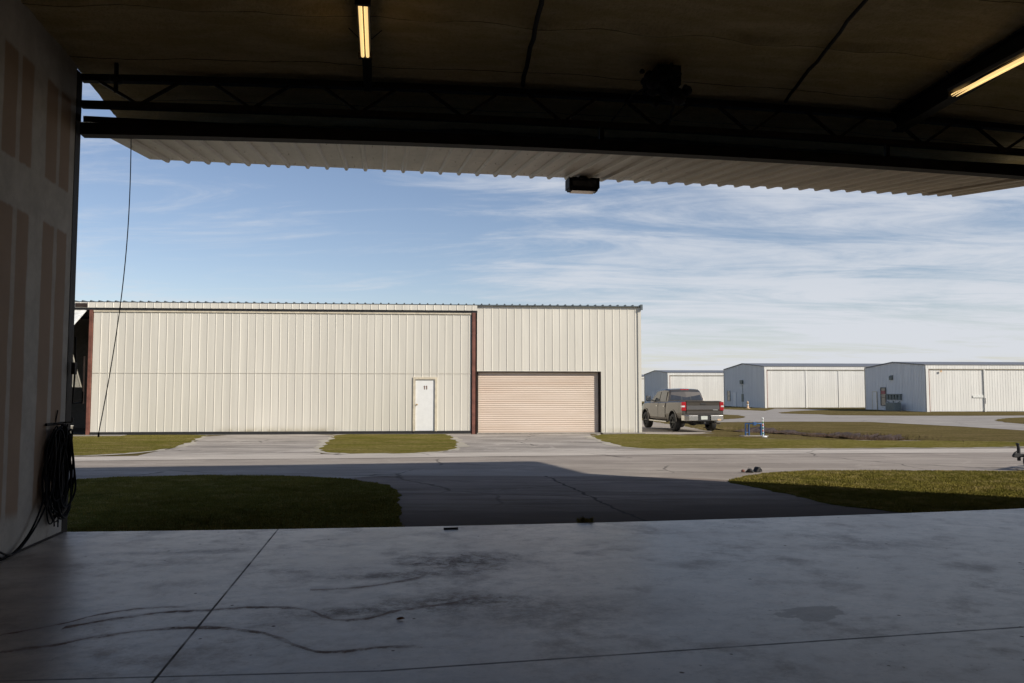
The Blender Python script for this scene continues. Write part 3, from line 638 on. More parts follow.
# cable coil on the left wall
coil = thing('cable_coil', 'thick coil of black cables hung from a hook beside the opening', 'cable coil', slab_pt(0, -.42)+(0,), HANG)
for k in range(24):
    cx = random.uniform(-.26, .06); wdt = random.uniform(.17, .31); top = 1.25+random.uniform(-.05, .03); bot = random.uniform(.22, .52); off = random.uniform(.03, .13); ph = random.random()*6
    path = []
    for i in range(41):
        a = 2*math.pi*i/40; zz = (top+bot)/2+(top-bot)/2*math.cos(a)
        wd = wdt*(.72+.28*math.cos(a+math.pi))*math.sin(a)*(1.1)
        path.append((off+.015*math.sin(3*a+ph), cx+wd+.03*math.sin(2*a+ph), zz+.01*math.sin(5*a+ph)))
    mb = MB(); mb.tube(path, random.choice((.008, .010, .012)), 6, caps=False); hp('cable_loop', mb, 'cable', coil)
for k in range(3):
    y0 = random.uniform(-.22, .08); path = [(.06+.01*k, y0+.03*math.sin(i*.6+k)*(i/10), 1.15-i*(.95+.02*k)/10) for i in range(11)]
    mb = MB(); mb.tube(path, .008, 6); hp('cable_end', mb, 'cable', coil)
mb = MB(); mb.bar((0, -.12, 1.31), (.16, -.12, 1.29), .03, .012); mb.bar((0, .16, 1.31), (.12, .16, 1.31), .03, .012); mb.bar((.02, -.3, 1.3), (.02, .2, 1.3), .02, .03); mb.bar((.12, .16, 1.31), (.12, .16, 1.36), .02, .012); mb.bar((0, 0, 1.31), (0.02, 0, 1.45), .012, .012); hp('hook', mb, 'steel_black', coil)
for k in range(2):
    path = []
    for i in range(40):
        t = i/39; y = -.22-1.8*t; zc = .056+.75*abs(1-t/.52)**2.0 if t < .52 else .056+.42*((t-.52)/.48)**1.7
        path.append((.05+.04*k+.02*math.sin(t*9+k), y+.03*k, zc+.02*k*math.sin(t*math.pi)))
    mb = MB(); mb.tube(path, .010, 6); hp('cable_tail', mb, 'cable', coil)

# pull cord
path = [(.56-.25*t**2.4+.012*math.sin(t*5), .07, 4.79-3.62*t) for t in [i/30 for i in range(31)]]
mb = MB(); mb.tube(path, .0065, 6); mb.tube([path[-1], (path[-1][0], .07, path[-1][2]-.05)], .012, 6)
o = mb.build('pull_cord', M['rope']); o.location = own.location; o.rotation_euler = (0, 0, HANG); tag(o, 'thin dark pull cord dangling from the header beam near the left jamb', 'cord')
# small things on the floor edge
def at_sv(px, py, z=.04): s_, v_ = to_sv(px, py, z); return slab_pt(s_, v_)
p = at_sv(451, 529.5); mb = MB(); mb.box(-.085, .085, -.02, .02, 0, .006); mb.box(-.085, .085, .018, .023, 0, .02)
o = mb.build('floor_catch', M['steel_black'], bevel=.002); o.location = p+(.04,); o.rotation_euler = (0, 0, HANG); tag(o, 'small flat black steel catch set at the edge of the concrete floor', 'door catch')
p = slab_pt(*to_sv(586, 522)); mb = MB()
for i in range(90):
    a = random.random()*6.28; r0 = random.random()*.07; h = random.uniform(.03, .12); l = random.uniform(.02, .09); w = .006
    b = Vector((r0*math.cos(a), r0*math.sin(a)*.5, 0)); tp = b+Vector((l*math.cos(a), l*math.sin(a)*.6, h)); sd = Vector((-math.sin(a), math.cos(a), 0))*w
    mb.quad(b-sd, b+sd, (b+tp)/2+sd*1.4+Vector((0, 0, h*.2)), tp, (b+tp)/2-sd*1.4+Vector((0, 0, h*.2)))
ws_ = to_sv(586, 522)[0]; P_ = slab_pt(ws_, edge_v(ws_)+.07); o = mb.build('weed', M['blade']); o.location = P_+(.0,); tag(o, 'small weed tuft growing in the gap where driveway meets floor', 'weed')
P_ = at_sv(400, 620); mb = MB()
lv = [(-.03, 0, .004), (-.012, .016, .012), (.012, .017, .016), (.035, .003, .010), (.012, -.015, .007), (-.012, -.016, .004), (0, 0, .002)]
mb.add(lv+[(x, y, z+.0015) for x, y, z in lv], [(0, 1, 6), (1, 2, 6), (2, 3, 6), (3, 4, 6), (4, 5, 6), (5, 0, 6), (7, 13, 8), (8, 13, 9), (9, 13, 10), (10, 13, 11), (11, 13, 12), (12, 13, 7)])
o = mb.build('leaf', M['leaf']); o.location = P_+(.041,); tag(o, 'single curled orange-brown leaf on the concrete floor', 'leaf')

# ------------------------------------------------------------------ opposite hangar
P0 = flat(86, 435.3, 0); P1 = flat(641, 433, 0); HA = math.atan2(P1[1]-P0[1], P1[0]-P0[0]); LW = math.dist(P0, P1)
opp = thing('metal_hangar', 'long cream ribbed metal hangar across the road with tan roll-up door', 'hangar', P0+(0,), HA)
def op(name, mb, mat, par=opp, **k): return mb.build(name, M[mat], par, **k)
D = 16.0; XL = -14.0; ZT = 5.06
# shell: side, back, inner partition, roof
mb = MB(); mb.ribs((LW, .0, -.35), (0, 1, 0), (0, 0, 1), (1, 0, 0), D, ZT+.35); o = op('side_wall', mb, 'cream')
mb = MB(); mb.box(XL, LW-.05, D-.1, D, -.3, ZT); mb.box(XL, XL+.1, 0.05, D-.101, -.3, ZT); op('back_wall', mb, 'cream')
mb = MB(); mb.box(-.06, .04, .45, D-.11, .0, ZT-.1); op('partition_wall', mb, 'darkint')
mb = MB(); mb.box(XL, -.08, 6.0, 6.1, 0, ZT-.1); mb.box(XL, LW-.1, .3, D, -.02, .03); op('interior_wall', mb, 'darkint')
mb = MB(); mb.box(XL-.1, LW+.08, -.10, D+.1, ZT+.001, ZT+.045)
t = XL
mb2 = MB()
while t < LW:
    mb.prism([(t, ZT+.046), (t+.06, ZT+.046), (t+.047, ZT+.075), (t+.013, ZT+.075)][::-1], 1, -.12, D) if False else mb2.add([(t, -.12, ZT+.0455), (t+.07, -.12, ZT+.0455), (t+.055, -.12, ZT+.085), (t+.015, -.12, ZT+.085), (t, D, ZT+.0455), (t+.07, D, ZT+.0455), (t+.055, D, ZT+.085), (t+.015, D, ZT+.085)], [(0, 1, 2, 3), (3, 2, 6, 7), (1, 5, 6, 2), (0, 3, 7, 4), (7, 6, 5, 4)])
    t += .305
mb.add(mb2.v, mb2.f); rf_ = op('roof', mb, 'roofdark')
mb = MB(); mb.box(LW+.0, LW+.09, -.13, -.08, ZT-.12, ZT+.1); op('rake_trim', mb, 'roofdark', rf_)
# fascia over the sliding door
Y = (1, 0, 0); Zv = (0, 0, 1); OUT = (0, -1, 0)
mb = MB(); mb.ribs((XL, -.20, 4.86), Y, Zv, OUT, 14.83-XL, .198); mb.box(XL, 14.83, -.198, -.12, 4.852, 4.862); op('fascia', mb, 'cream')
mb = MB(); mb.box(-.45, -.02, -.232, -.17, 4.87, 5.02); op('track_cap', mb, 'steel_brown')
mb = MB(); mb.box(XL, 14.84, -.16, -.02, 4.775, 4.85); op('door_track', mb, 'blackrail')
# sliding door, left part has an 3 mm seam at mid height
mb = MB(); 
MX0, MX1, MZ = 12.33, 13.27, 2.22
for x0, x1, z0, z1, st in ((.19, 14.6, 2.372, 4.70, 0), (.19, MX0, .125, 2.3705, 0), (MX1, 14.6, .125, 2.3705, (MX1-.19) % .305), (MX0, MX1, MZ, 2.3705, (MX0-.19) % .305)):
    mb.ribs((x0, -.10, z0), Y, Zv, OUT, x1-x0, z1-z0, start=st)
sd = op('sliding_door', mb, 'cream_door')
mb = MB(); mb.box(.19, MX0, -.085, -.04, .10, 4.74); mb.box(MX1, 14.6, -.085, -.04, .10, 4.74); mb.box(MX0, MX1, -.085, -.04, MZ, 4.74);  op('door_frame', mb, 'trim', sd)
mb = MB(); mb.box(.19, 14.6, -.1215, -.119, 2.362, 2.378); op('panel_lap', mb, 'lap', sd)  # seam drawn as a strip slightly darker than the door
mb = MB(); mb.box(.19, 12.36, -.14, -.03, .0, .118); mb.box(13.24, 14.6, -.14, -.03, .0, .118); op('bottom_rail', mb, 'blackrail', sd)
mb = MB(); mb.box(.19, 14.6, -.142, -.09, 4.705, 4.77); op('top_rail', mb, 'trim', sd)
# man door
md = MB(); md.box(12.42, 13.18, -.09, -.05, .125, 2.13); mdo = op('man_door', md, 'door_white', bevel=.006)
mb = MB(); mb.box(MX0, 12.415, -.14, -.04, .1, MZ); mb.box(13.185, MX1, -.14, -.04, .1, MZ); mb.box(12.415, 13.185, -.14, -.04, 2.137, MZ); op('door_trim', mb, 'trim', mdo)
mb = MB(); mb.box(12.36, 13.24, -.17, -.03, .0, .118); op('threshold', mb, 'blackrail', mdo)
mb = MB()
for x in (12.775, 12.86):
    mb.box(x-.018, x+.018, -.096, -.0905, 1.74, 1.885); mb.prism([(x-.05, -.0), (x-.018, -.0)], 1, 0, 0) if False else mb.box(x-.036, x-.018, -.096, -.0905, 1.845, 1.866)
op('door_number', mb, 'brown', mdo)
mb = MB(); mb.lathe([(0, -.055), (.028, -.05), (.032, -.03), (.012, -.015), (.012, 0), (.035, .001)], (0, 0, 0), n=14)
o = op('door_knob', mb, 'knob', mdo); o.rotation_euler = (R(-90), 0, 0); o.location = (12.48, -.092, 1.15)
for f_ in (0,): o.rotation_euler = (R(90), 0, 0); o.scale = (1, 1, -1)
# red oxide columns
for x0, x1 in ((.05, .17), (14.64, 14.77)):
    mb = MB(); mb.box(x0, x1, -.165, -.02, -.03, 4.77); op('column', mb, 'rust')
# right wall round the roll-up opening
RX0, RX1, RZ = 14.84, 19.76, 2.46
mb = MB(); ph = lambda x: (x-14.835) % .305
mb.ribs((14.835, 0, RZ+.02), Y, Zv, OUT, RX1+.05-14.835, ZT-RZ-.02)
mb.ribs((RX1+.05, 0, .02), Y, Zv, OUT, LW-RX1-.05-.09, ZT-.02, start=ph(RX1+.05))
op('front_wall', mb, 'cream')
mb = MB(); mb.box(LW-.09, LW+.035, -.04, .0, -.02, ZT-.01); mb.box(LW+.002, LW+.04, .001, .1, -.02, ZT-.01); mb.box(14.835, RX1+.05, -.012, .12, RZ, RZ+.02) ; op('corner_trim', mb, 'cream')
mb = MB(); mb.box(RX0, RX1, .0, .52, RZ-.03, RZ-.002); mb.box(RX1, RX1+.048, -.01, .52, 0, RZ-.001); mb.box(RX0-.03, RX0, .0, .5, 0, RZ-.001); op('opening_frame', mb, 'steel_brown')
# roll-up curtain (curved slats)
def curtain():
    n = N('rollup_curtain_paint'); x, y, z = n.xyz()
    c = n.mix(n.step(n.noise(1, 5, .6, n.map((.25, 1, 2.2))), .3, .7), (.62, .50, .40), (.70, .59, .49))
    c = n.mix(n.step(n.noise(1, 4, .6, n.map((.15, 1, 7), loc=(3, 1, 2))), .5, .75, 0, .5), c, (.58, .42, .32))
    n.col(c); n.rough(.5); return n.m
M['curtain'] = curtain()
cv = []; pr = []; z = .06
while z < RZ-.01:
    for k in range(6): a = k/6; pr.append((.15-.016*math.sin(math.pi*a)**.8, z+.085*a))
    z += .085
pr.append((.15, z)); pr = [p for p in pr if p[1] < RZ-.03]; k = len(pr)
mb = MB(); mb.add([(RX0+.002, y, z) for y, z in pr]+[(RX1-.002, y, z) for y, z in pr], [(i, k+i, k+i+1, i+1) for i in range(k-1)]); mb.box(RX0+.002, RX1-.002, .13, .16, .032, .06)
ru = op('rollup_door', mb, 'curtain')
mb = MB(); mb.box(RX0, RX0+.05, .10, .128, .03, RZ-.04); op('guide_rail', mb, 'steel_brown', ru)
mb = MB(); mb.box(RX1-.05, RX1, .10, .128, .03, RZ-.04); op('guide_rail', mb, 'steel_brown', ru)
# bifold door of the left bay, folded half open
def leaf(y0, z0, y1, z1, mat, name):
    d = Vector((0, y1-y0, z1-z0)); L = d.length; d.normalize(); nrm = Vector((0, d.z, -d.y)) if d.z < 0 else Vector((0, -d.z, d.y))
    mb = MB(); mb.ribs((-8.0, y0, z0), Y, d, (0, -abs(d.z), d.y if d.z < 0 else -d.y), 7.93, L, minor=0)
    q = Vector((0, .06, .0)); mb.quad((-8, y0+.05, z0), (-.07, y0+.05, z0), (-.07, y1+.05, z1), (-8, y1+.05, z1)); return op(name, mb, mat)
leaf(-.12, 4.78, -1.45, 3.92, 'white_panel', 'bifold_upper_leaf')
leaf(-1.2, 3.1, -.35, 1.82, 'cream', 'bifold_lower_leaf')
mb = MB(); mb.bar((-.1, -.12, 3.0), (-.1, -.10, 1.2), .04, .04); mb.bar((-3, .2, 1.25), (-.02, .2, 1.3), .03, .03); op('tie_bar', mb, 'steel_brown')
# kerb strip of concrete in front of the left side
mb = MB(); mb.box(-6, 1.6, -.9, -.26, -.1, .03); o = mb.build('kerb_strip', M['block']); o.parent = None; o.location = P0+(0,); o.rotation_euler = (0, 0, HA); tag(o, kind='structure')
mb = MB(); mb.box(1.6, 14.6, -.22, -.03, -.1, .012); mb.box(RX1+.05, LW+.1, -.35, -.045, -.1, .02); o = mb.build('footing_strip', M['block']); o.location = P0+(0,); o.rotation_euler = (0, 0, HA); tag(o, kind='structure')
mb = MB(); mb.box(RX0, RX1, -.1, .9, -.1, .028); o = mb.build('door_sill', M['block']); o.location = P0+(0,); o.rotation_euler = (0, 0, HA); tag(o, kind='structure')
# bucket at the bay mouth
def opp_pt(x, y): return (P0[0]+x*math.cos(HA)-y*math.sin(HA), P0[1]+x*math.sin(HA)+y*math.cos(HA))
bk = thing('bucket', 'pale plastic bucket at the dark left bay of the cream hangar', 'bucket', opp_pt(-.46, -.42)+(.03,))
mb = MB(); mb.lathe([(0, 0), (.13, 0), (.16, .34), (.165, .34), (.165, .36), (.15, .36), (.125, .02), (0, .02)], (0, 0, 0), n=20); hp('pail', mb, 'bucket', bk)
mb = MB(); mb.tube([(.165*math.cos(a), .0+.05*math.sin(a)-.16*math.sin(a)*0, .34-.12*math.sin(a)) for a in [math.pi*i/12 for i in range(13)]], .004, 5); hp('handle', mb, 'steel_black', bk)

# ------------------------------------------------------------------ far hangars
def far_hangar(corner, ang, depth, eave, ridge, length, label, extras, name='metal_hangar', doors=()):
    x0, y0 = corner; zb = g(y0)
    t = thing(name, label, 'hangar', (x0, y0, 0), ang, 'far row of cream hangars')
    q = lambda nm, mb, mat, par=t, **k: mb.build(nm, M[mat], par, **k)
    mb = MB(); zt = lambda y: eave+(ridge-eave)*(1-abs(y-depth/2)/(depth/2))
    ys_ = [i*depth/24 for i in range(25)]; v = []; f = []
    # ribbed gable
    pr = []; y = 0
    while y < depth:
        for dy, dx in ((0, 0), (.22, 0), (.235, -.03), (.29, -.03), (.305, 0)):
            if y+dy < depth: pr.append((dx, y+dy))
        y += .305
    pr = [p for i, p in enumerate(pr) if i == 0 or p[1]-pr[i-1][1] > 1e-4]+[(0, depth)]; k = len(pr)
    mb.add([(a, b, zb-.1) for a, b in pr]+[(a, b, zt(b)) for a, b in pr], [(i, k+i, k+i+1, i+1) for i in range(k-1)]); gw = q('gable_wall', mb, 'far_gable')
    mb = MB()
    for y in (0, depth/2):
        za, zb_ = zt(y)+.02, zt(y+depth/2)+.02
        mb.add([(-.12, y, za), (length, y, za), (length, y+depth/2, zb_), (-.12, y+depth/2, zb_), (-.12, y, za+.1), (length, y, za+.1), (length, y+depth/2, zb_+.1), (-.12, y+depth/2, zb_+.1)], [(3, 2, 1, 0), (4, 5, 6, 7), (0, 1, 5, 4), (2, 3, 7, 6), (3, 0, 4, 7), (1, 2, 6, 5)])
    q('roof', mb, 'roofgrey')
    mb = MB(); mb.ribs((0, 0, eave-.36), (1, 0, 0), Zv, OUT, length, .35, minor=0); mb.box(0, length, -.03, .0, eave-.37, eave-.36); q('fascia', mb, 'cream_far')
    mb = MB(); mb.ribs((.35, .12, zb+.05), (1, 0, 0), Zv, OUT, length-.4, eave-.5-zb, minor=0); sw = q('sliding_door', mb, 'cream_far')
    mb = MB(); mb.box(0, .3, -.03, .16, zb-.1, eave-.37); q('corner_post', mb, 'cream_far')
    mb = MB(); mb.box(.3, .42, .02, .11, zb-.05, eave-.42); q('column', mb, 'rust')
    mb = MB(); mb.box(.3, length, .10, .16, eave-.46, eave-.40) if False else mb.box(.42, length, .0, .08, eave-.44, eave-.405); q('door_track', mb, 'trim')
    for a, b in doors:
        mb = MB(); mb.box(a+.03, b-.03, .06, .085, zb+.02, eave-.46); q('door_stile', mb, 'cream_far')
    mb = MB(); mb.box(length-.1, length, .2, depth, zb, eave); mb.box(.2, length-.1, depth-.1, depth-.005, zb, eave); q('back_wall', mb, 'cream_far')
    mb = MB(); mb.box(-.07, -.035, depth-.05, depth+.08, zb, eave); q('downpipe', mb, 'trim')
    extras(t, q, zb)
    return t
GAP = grd(927, 412); 
def exA(t, q, zb):
    mb = MB(); mb.box(-.09, -.035, 10.0, 10.9, zb+.02, zb+2.15); d = q('side_door', mb, 'far_gable'); d['label'] = 'pale grey side door'
    mb = MB(); mb.box(-.11, -.035, 9.92, 10.0, zb, zb+2.2); mb.box(-.11, -.035, 10.9, 10.98, zb, zb+2.2); mb.box(-.11, -.035, 10.0, 10.9, zb+2.15, zb+2.22); q('door_trim', mb, 'trim', d)
    mb = MB(); mb.box(-.08, -.035, 8.0, 9.0, .0, 2.1); w = q('window', mb, 'glass')
    mb = MB(); mb.box(-.1, -.082, 8.05, 8.95, 1.35, 1.75); q('window_sign', mb, 'redsign', w)
    mb = MB(); mb.box(-.12, -.083, 7.92, 8.0, -.02, 2.15); mb.box(-.12, -.083, 9.0, 9.08, -.02, 2.15); mb.box(-.12, -.083, 8.0, 9.0, .95, 1.02); mb.box(-.12, -.083, 8.0, 9.0, 2.05, 2.15); mb.box(-.12, -.083, 8.0, 9.0, -.02, .06); q('window_frame', mb, 'blackrail', w)
    mb = MB(); mb.box(-.2, -.035, 6.4, 7.0, 3.0, 3.4); mb.prism([(-.035, 3.4), (-.2, 3.4), (-.035, 3.55)], 1, 6.4, 7.0); q('vent_hood', mb, 'hood')
    mb = MB(); mb.box(-.35, -.04, 4.6, 7.6, 1.3, 1.38)
    for i in range(5): mb.box(-.3, -.06, 4.7+i*.62, 4.95+i*.62, .7, 1.3)
    mb.bar((-.1, 5.0, .5), (-.1, 7.6, -.3), .08, .08); mb.bar((-.1, 7.6, .5), (-.1, 5.4, -.3), .08, .08); mb.box(-.2, -.1, 6.2, 6.3, zb, .6); q('pipe_rack', mb, 'ac')
    mb = MB(); mb.box(9.3, 9.36, -.02, .0, zb+.1, 3.8) if False else mb.box(6.6, 6.75, .0, .08, zb+.02, eaveA-.46); q('door_stile', mb, 'cream_far')
    mb = MB(); mb.box(6.66, 6.70, -.03, -.005, .35, .95); q('door_handle', mb, 'blackrail')
    mb = MB(); mb.box(1.6, 1.8, -.10, -.035, eaveA-.75, eaveA-.55); q('wall_lamp', mb, 'cone')
    mb = MB(); mb.box(5.3, 6.5, .04, .08, 1.0, 1.25); q('sign_board', mb, 'white_panel')
eaveA = 4.50
hA = far_hangar(grd(927, 412), R(4.5), 12.7, eaveA, 5.0, 30, 'nearest far cream hangar, its grey gable end carrying a pipe rack and window', exA, doors=((13.2, 13.4),))
# things by its side
hxA, hyA = grd(927, 412)
def ptA(x, y): return (hxA+x*math.cos(R(4.5))-y*math.sin(R(4.5)), hyA+x*math.sin(R(4.5))+y*math.cos(R(4.5)))
zA = g(hyA)
ac = thing('air_conditioner', 'grey green outdoor unit on a pad below the pipes of the right grey gable', 'air conditioner', ptA(-1.0, 3.9)+(zA,), R(4.5))
mb = MB(); mb.box(-.4, .4, 0, 1.9, .08, .95); hp('casing', mb, 'ac', ac, bevel=.04)
mb = MB()
for i in range(8): mb.box(-.42, -.402, .15, 1.75, .17+i*.09, .2+i*.09)
hp('grille', mb, 'hood', ac)
mb = MB(); mb.box(-.55, .5, -.6, 2.0, -.05, .08); hp('pad', mb, 'block', ac)
def exB(t, q, zb):
    mb = MB(); mb.box(-.08, -.035, 13.2, 14.2, .25, 1.75); w = q('window', mb, 'glass'); mb = MB(); mb.box(-.1, -.035, 13.1, 13.2, .2, 1.8); mb.box(-.1, -.035, 14.2, 14.3, .2, 1.8); mb.box(-.1, -.035, 13.2, 14.2, .95, 1.03); q('window_frame', mb, 'hood', w)
    mb = MB(); mb.box(-.08, -.035, 10.6, 11.7, zb, zb+2.1); q('side_door', mb, 'far_gable')
    mb = MB(); mb.box(-.08, -.035, 7.6, 8.4, .2, 1.3); mb.box(-.06, -.035, 7.95, 8.05, zb, 2.6); q('meter_box', mb, 'hood')
    mb = MB(); mb.box(-.25, -.035, 7.7, 8.6, 2.75, 3.3); q('vent_hood', mb, 'hood')
hB = far_hangar(grd(765, 408), R(4.5), 15.8, 4.98, 5.62, 34, 'middle far cream hangar with three tall door leaves, behind the faded orange bollard', exB, doors=((5.7, 5.95), (10.3, 10.45)))
hxB, hyB = grd(765, 408)
hC = far_hangar(grd(668, 404.8), R(4.5), 15.8, 4.75, 5.3, 24, 'smallest and farthest cream hangar, seen behind the pickup truck', lambda t, q, zb: q('side_door', MB().box(-.08, -.035, 8.5, 9.6, zb, zb+2.1), 'far_gable'))
hD = far_hangar((22.5, 175), R(4.5), 15, 4.9, 5.4, 12, 'sliver of pale hangar between the near cream wall and the farthest hangar', lambda t, q, zb: None)

# bollard near hangar B
x, y = grd(750, 408.5); b = thing('bollard', 'short faded orange bollard standing before the middle grey gable', 'bollard', (x-.3, y, g(y)))
mb = MB(); mb.lathe([(0, 0), (.32, 0), (.32, .05), (.14, .08), (.11, .7), (.13, .72), (.12, .85), (.06, .95), (0, .96)], (0, 0, 0), n=16); hp('post', mb, 'cone', b)
mb = MB(); mb.lathe([(.137, .42), (.142, .42), (.136, .56), (.131, .56)], (0, 0, 0), n=16); hp('band', mb, 'white', b)

# blue frame and marker at the culvert
x, y = grd(754.5, 436.2); cf = thing('low_railing', 'low blue tubular steel railing standing over the ditch end', 'railing', (x, y, 0), R(4))
mb = MB(); mb.tube([(-.34, 0, 0), (-.34, 0, .47), (.34, 0, .47), (.34, 0, 0)], .034, 8); hp('outer_frame', mb, 'blue', cf)
for xx, r in ((-.2, .03), (.26, .035)):
    mb = MB(); mb.tube([(xx, .02, 0), (xx, .02, .46)], r, 8); hp('upright', mb, 'blue', cf)
mb = MB(); mb.tube([(-.34, 0, .14), (-.2, .02, .14)], .016, 8); mb.tube([(.2, .1, .3), (.3, .05, .3)], .02, 6); hp('cross_bar', mb, 'blue', cf)
mb = MB(); mb.box(-.05, .07, -.04, .06, .40, .52); hp('clamp', mb, 'blue', cf, bevel=.01)
mb = MB(); mb.box(-.55, .5, -.12, .12, -.3, .03); o = mb.build('culvert_headwall', M['block'], bevel=.015); o.location = (x, y, 0); o.rotation_euler = (0, 0, R(4)); tag(o, 'low pale concrete headwall under the blue railing', 'headwall')
x, y = grd(763, 437); mk = thing('marker_post', 'thin white marker post with orange and green bands beside the blue railing', 'marker post', (x, y, 0))
mb = MB(); mb.tube([(0, 0, 0), (0, 0, .64)], .024, 10); mb.lathe([(0, .64), (.036, .645), (.036, .7), (.0, .715)], (0, 0, 0), n=12); o = hp('post', mb, 'white', mk); 
for z0, m_ in ((.1, 'green'), (.2, 'orange'), (.3, 'green'), (.4, 'orange'), (.5, 'green')):
    mb = MB(); mb.lathe([(.0255, z0), (.0265, z0), (.0265, z0+.055), (.0255, z0+.055)], (0, 0, 0), n=12); hp('band', mb, m_, mk)
mb = MB(); mb.lathe([(0, .04), (.06, .04), (.1, .0)], (.06, -.02, 0), n=14); hp('base', mb, 'white', mk)
# dead reeds in the ditch
mb = MB()
for i in range(11000):
    k = random.randrange(6, 40); x0, y0 = DP[k]; x = x0+random.gauss(0, .6); y = y0+random.gauss(0, .6)
    if i % 4 == 0: x += random.gauss(0, .6); y += random.gauss(0, .6)
    d = ditch_d(x, y); zb = g(y)-.28*max(0, 1-(d/1.5)**2) if d < 1.5 else g(y)
    h = random.uniform(.06, .30)*(1 if d < 1.0 else .35); a = random.random()*6.28; l = random.uniform(.2, .9)*h; w = random.uniform(.006, .014)
    mb.quad((x-w*math.cos(a), y-w*math.sin(a), zb), (x+w*math.cos(a), y+w*math.sin(a), zb), (x+l*math.sin(a*3), y+l*math.cos(a*3), zb+h))
o = mb.build('reeds', M['reed']); tag(o, 'dead brown reeds and weeds filling the ditch', 'reeds', kind='stuff')

# wheel chocks on the road
x, y = flat(752, 472.5, 0); 
def chock(dx, dy, rz, label, L=.20, hgt=.11):
    t = thing('wheel_chock', label, 'wheel chock', (x+dx, y+dy, .012), rz, 'rubber wheel chocks on the road')
    mb = MB(); mb.prism([(-L/2, 0), (L/2, 0), (L*.12, hgt), (-L*.12, hgt)], 1, -.06, .06); hp('wedge', mb, 'rubber', t, bevel=.01)
    mb = MB(); 
    for i in range(4): mb.box(-L*.36+i*.012, -L*.36+i*.012+.004, -.061, .061, .02+i*.02, .026+i*.02)
    mb.tube([(L*.1, -.062, hgt*.5), (L*.1, -.09, hgt*.55), (L*.1, -.10, .02)], .008, 6); hp('rope_tail', mb, 'steel_brown', t)
chock(-.05, -.02, R(-25), 'left black rubber wheel chock lying at the edge of the right lawn', .18, .07)
chock(.13, .05, R(30), 'right and taller black rubber wheel chock lying at the edge of the right lawn', .19, .10)
mb = MB(); mb.lathe([(0, 0), (.03, .0), (.042, .02), (.03, .045), (0, .055)], (0, 0, 0), n=9); o = mb.build('rubber_stub', M['rust'], bevel=.004); o.location = (x-.19, y-.02, .012); tag(o, 'tiny reddish brown lump on the road left of the black chocks', 'lump')

# trailer at the right edge: tongue with jack, frame and wheels
tx, ty = flat(1014, 470.5, 0); tr = thing('trailer', 'small black trailer tongue with upright jack poking in at the right edge', 'trailer', (tx, ty, .004), R(4))
mb = MB(); mb.prism([(-.02, .30), (.02, .36), (.14, .36), (.16, .30), (.1, .26), (.0, .27)], 1, -.035, .035); hp('coupler', mb, 'rubber', tr, bevel=.01)
mb = MB(); mb.bar((.1, 0, .31), (.9, 0, .31), .06, .07); mb.bar((.35, 0, .31), (1.0, .4, .32), .05, .06); mb.bar((.35, 0, .31), (1.0, -.4, .32), .05, .06); mb.box(.95, 2.2, -.5, -.45, .28, .36); mb.box(.95, 2.2, .45, .5, .28, .36); mb.box(.95, 1.0, -.45, .45, .28, .36); mb.box(2.15, 2.2, -.45, .45, .28, .36); hp('frame', mb, 'rubber', tr)
mb = MB(); mb.tube([(.12, 0, .2), (.12, 0, .46)], .034, 10); mb.tube([(.12, 0, .46), (.10, 0, .56)], .028, 8); mb.lathe([(0, 0), (.035, 0), (.035, .03), (0, .03)], (.10, 0, .54), n=12); mb.tube([(.09, 0, .4), (.03, 0, .37), (.0, 0, .33)], .014, 6); hp('jack', mb, 'rubber', tr)
def wheel(par, cx, cy, cz, r, w, rim='chrome', name='wheel', n=32):
    a = MB(); a.lathe([(r*.62, -w/2), (r*.88, -w/2), (r*.97, -w*.40), (r, -w*.25), (r, w*.25), (r*.97, w*.40), (r*.88, w/2), (r*.62, w/2), (r*.58, 0)], (0, 0, 0), 'x', n)
    t = hp(name, a, 'rubber', par); t.location = (cx, cy, cz)
    b = MB(); sgn = 1 if cx > 0 else -1
    b.lathe([(r*.63, -w*.46), (r*.60, w*.2), (r*.6, w*.2), (0.001, w*.2)], (0, 0, 0), 'x', n) if sgn < 0 else b.lathe([(r*.63, w*.46), (r*.60, -w*.2), (.001, -w*.2)], (0, 0, 0), 'x', n)
    for k in range(6):
        A = 2*math.pi*k/6; d = Vector((0, math.cos(A), math.sin(A)))
        b.bar(d*r*.1+Vector((sgn*w*.30, 0, 0)), d*r*.6+Vector((sgn*w*.38, 0, 0)), .05, .05)
    b.lathe([(.001, sgn*w*.42), (r*.16, sgn*w*.42), (r*.2, sgn*w*.2)], (0, 0, 0), 'x', 16)
    hp('rim', b, rim, t)
    return t
w_ = wheel(tr, .32, -.14, .2, .2, .09, 'rubber'); w_.rotation_euler = (0, 0, R(90)); w_.location = (.32, -.14, .2)
w_ = wheel(tr, 1.6, .62, .24, .24, .13, 'rubber'); w_.rotation_euler = (0, 0, R(90))

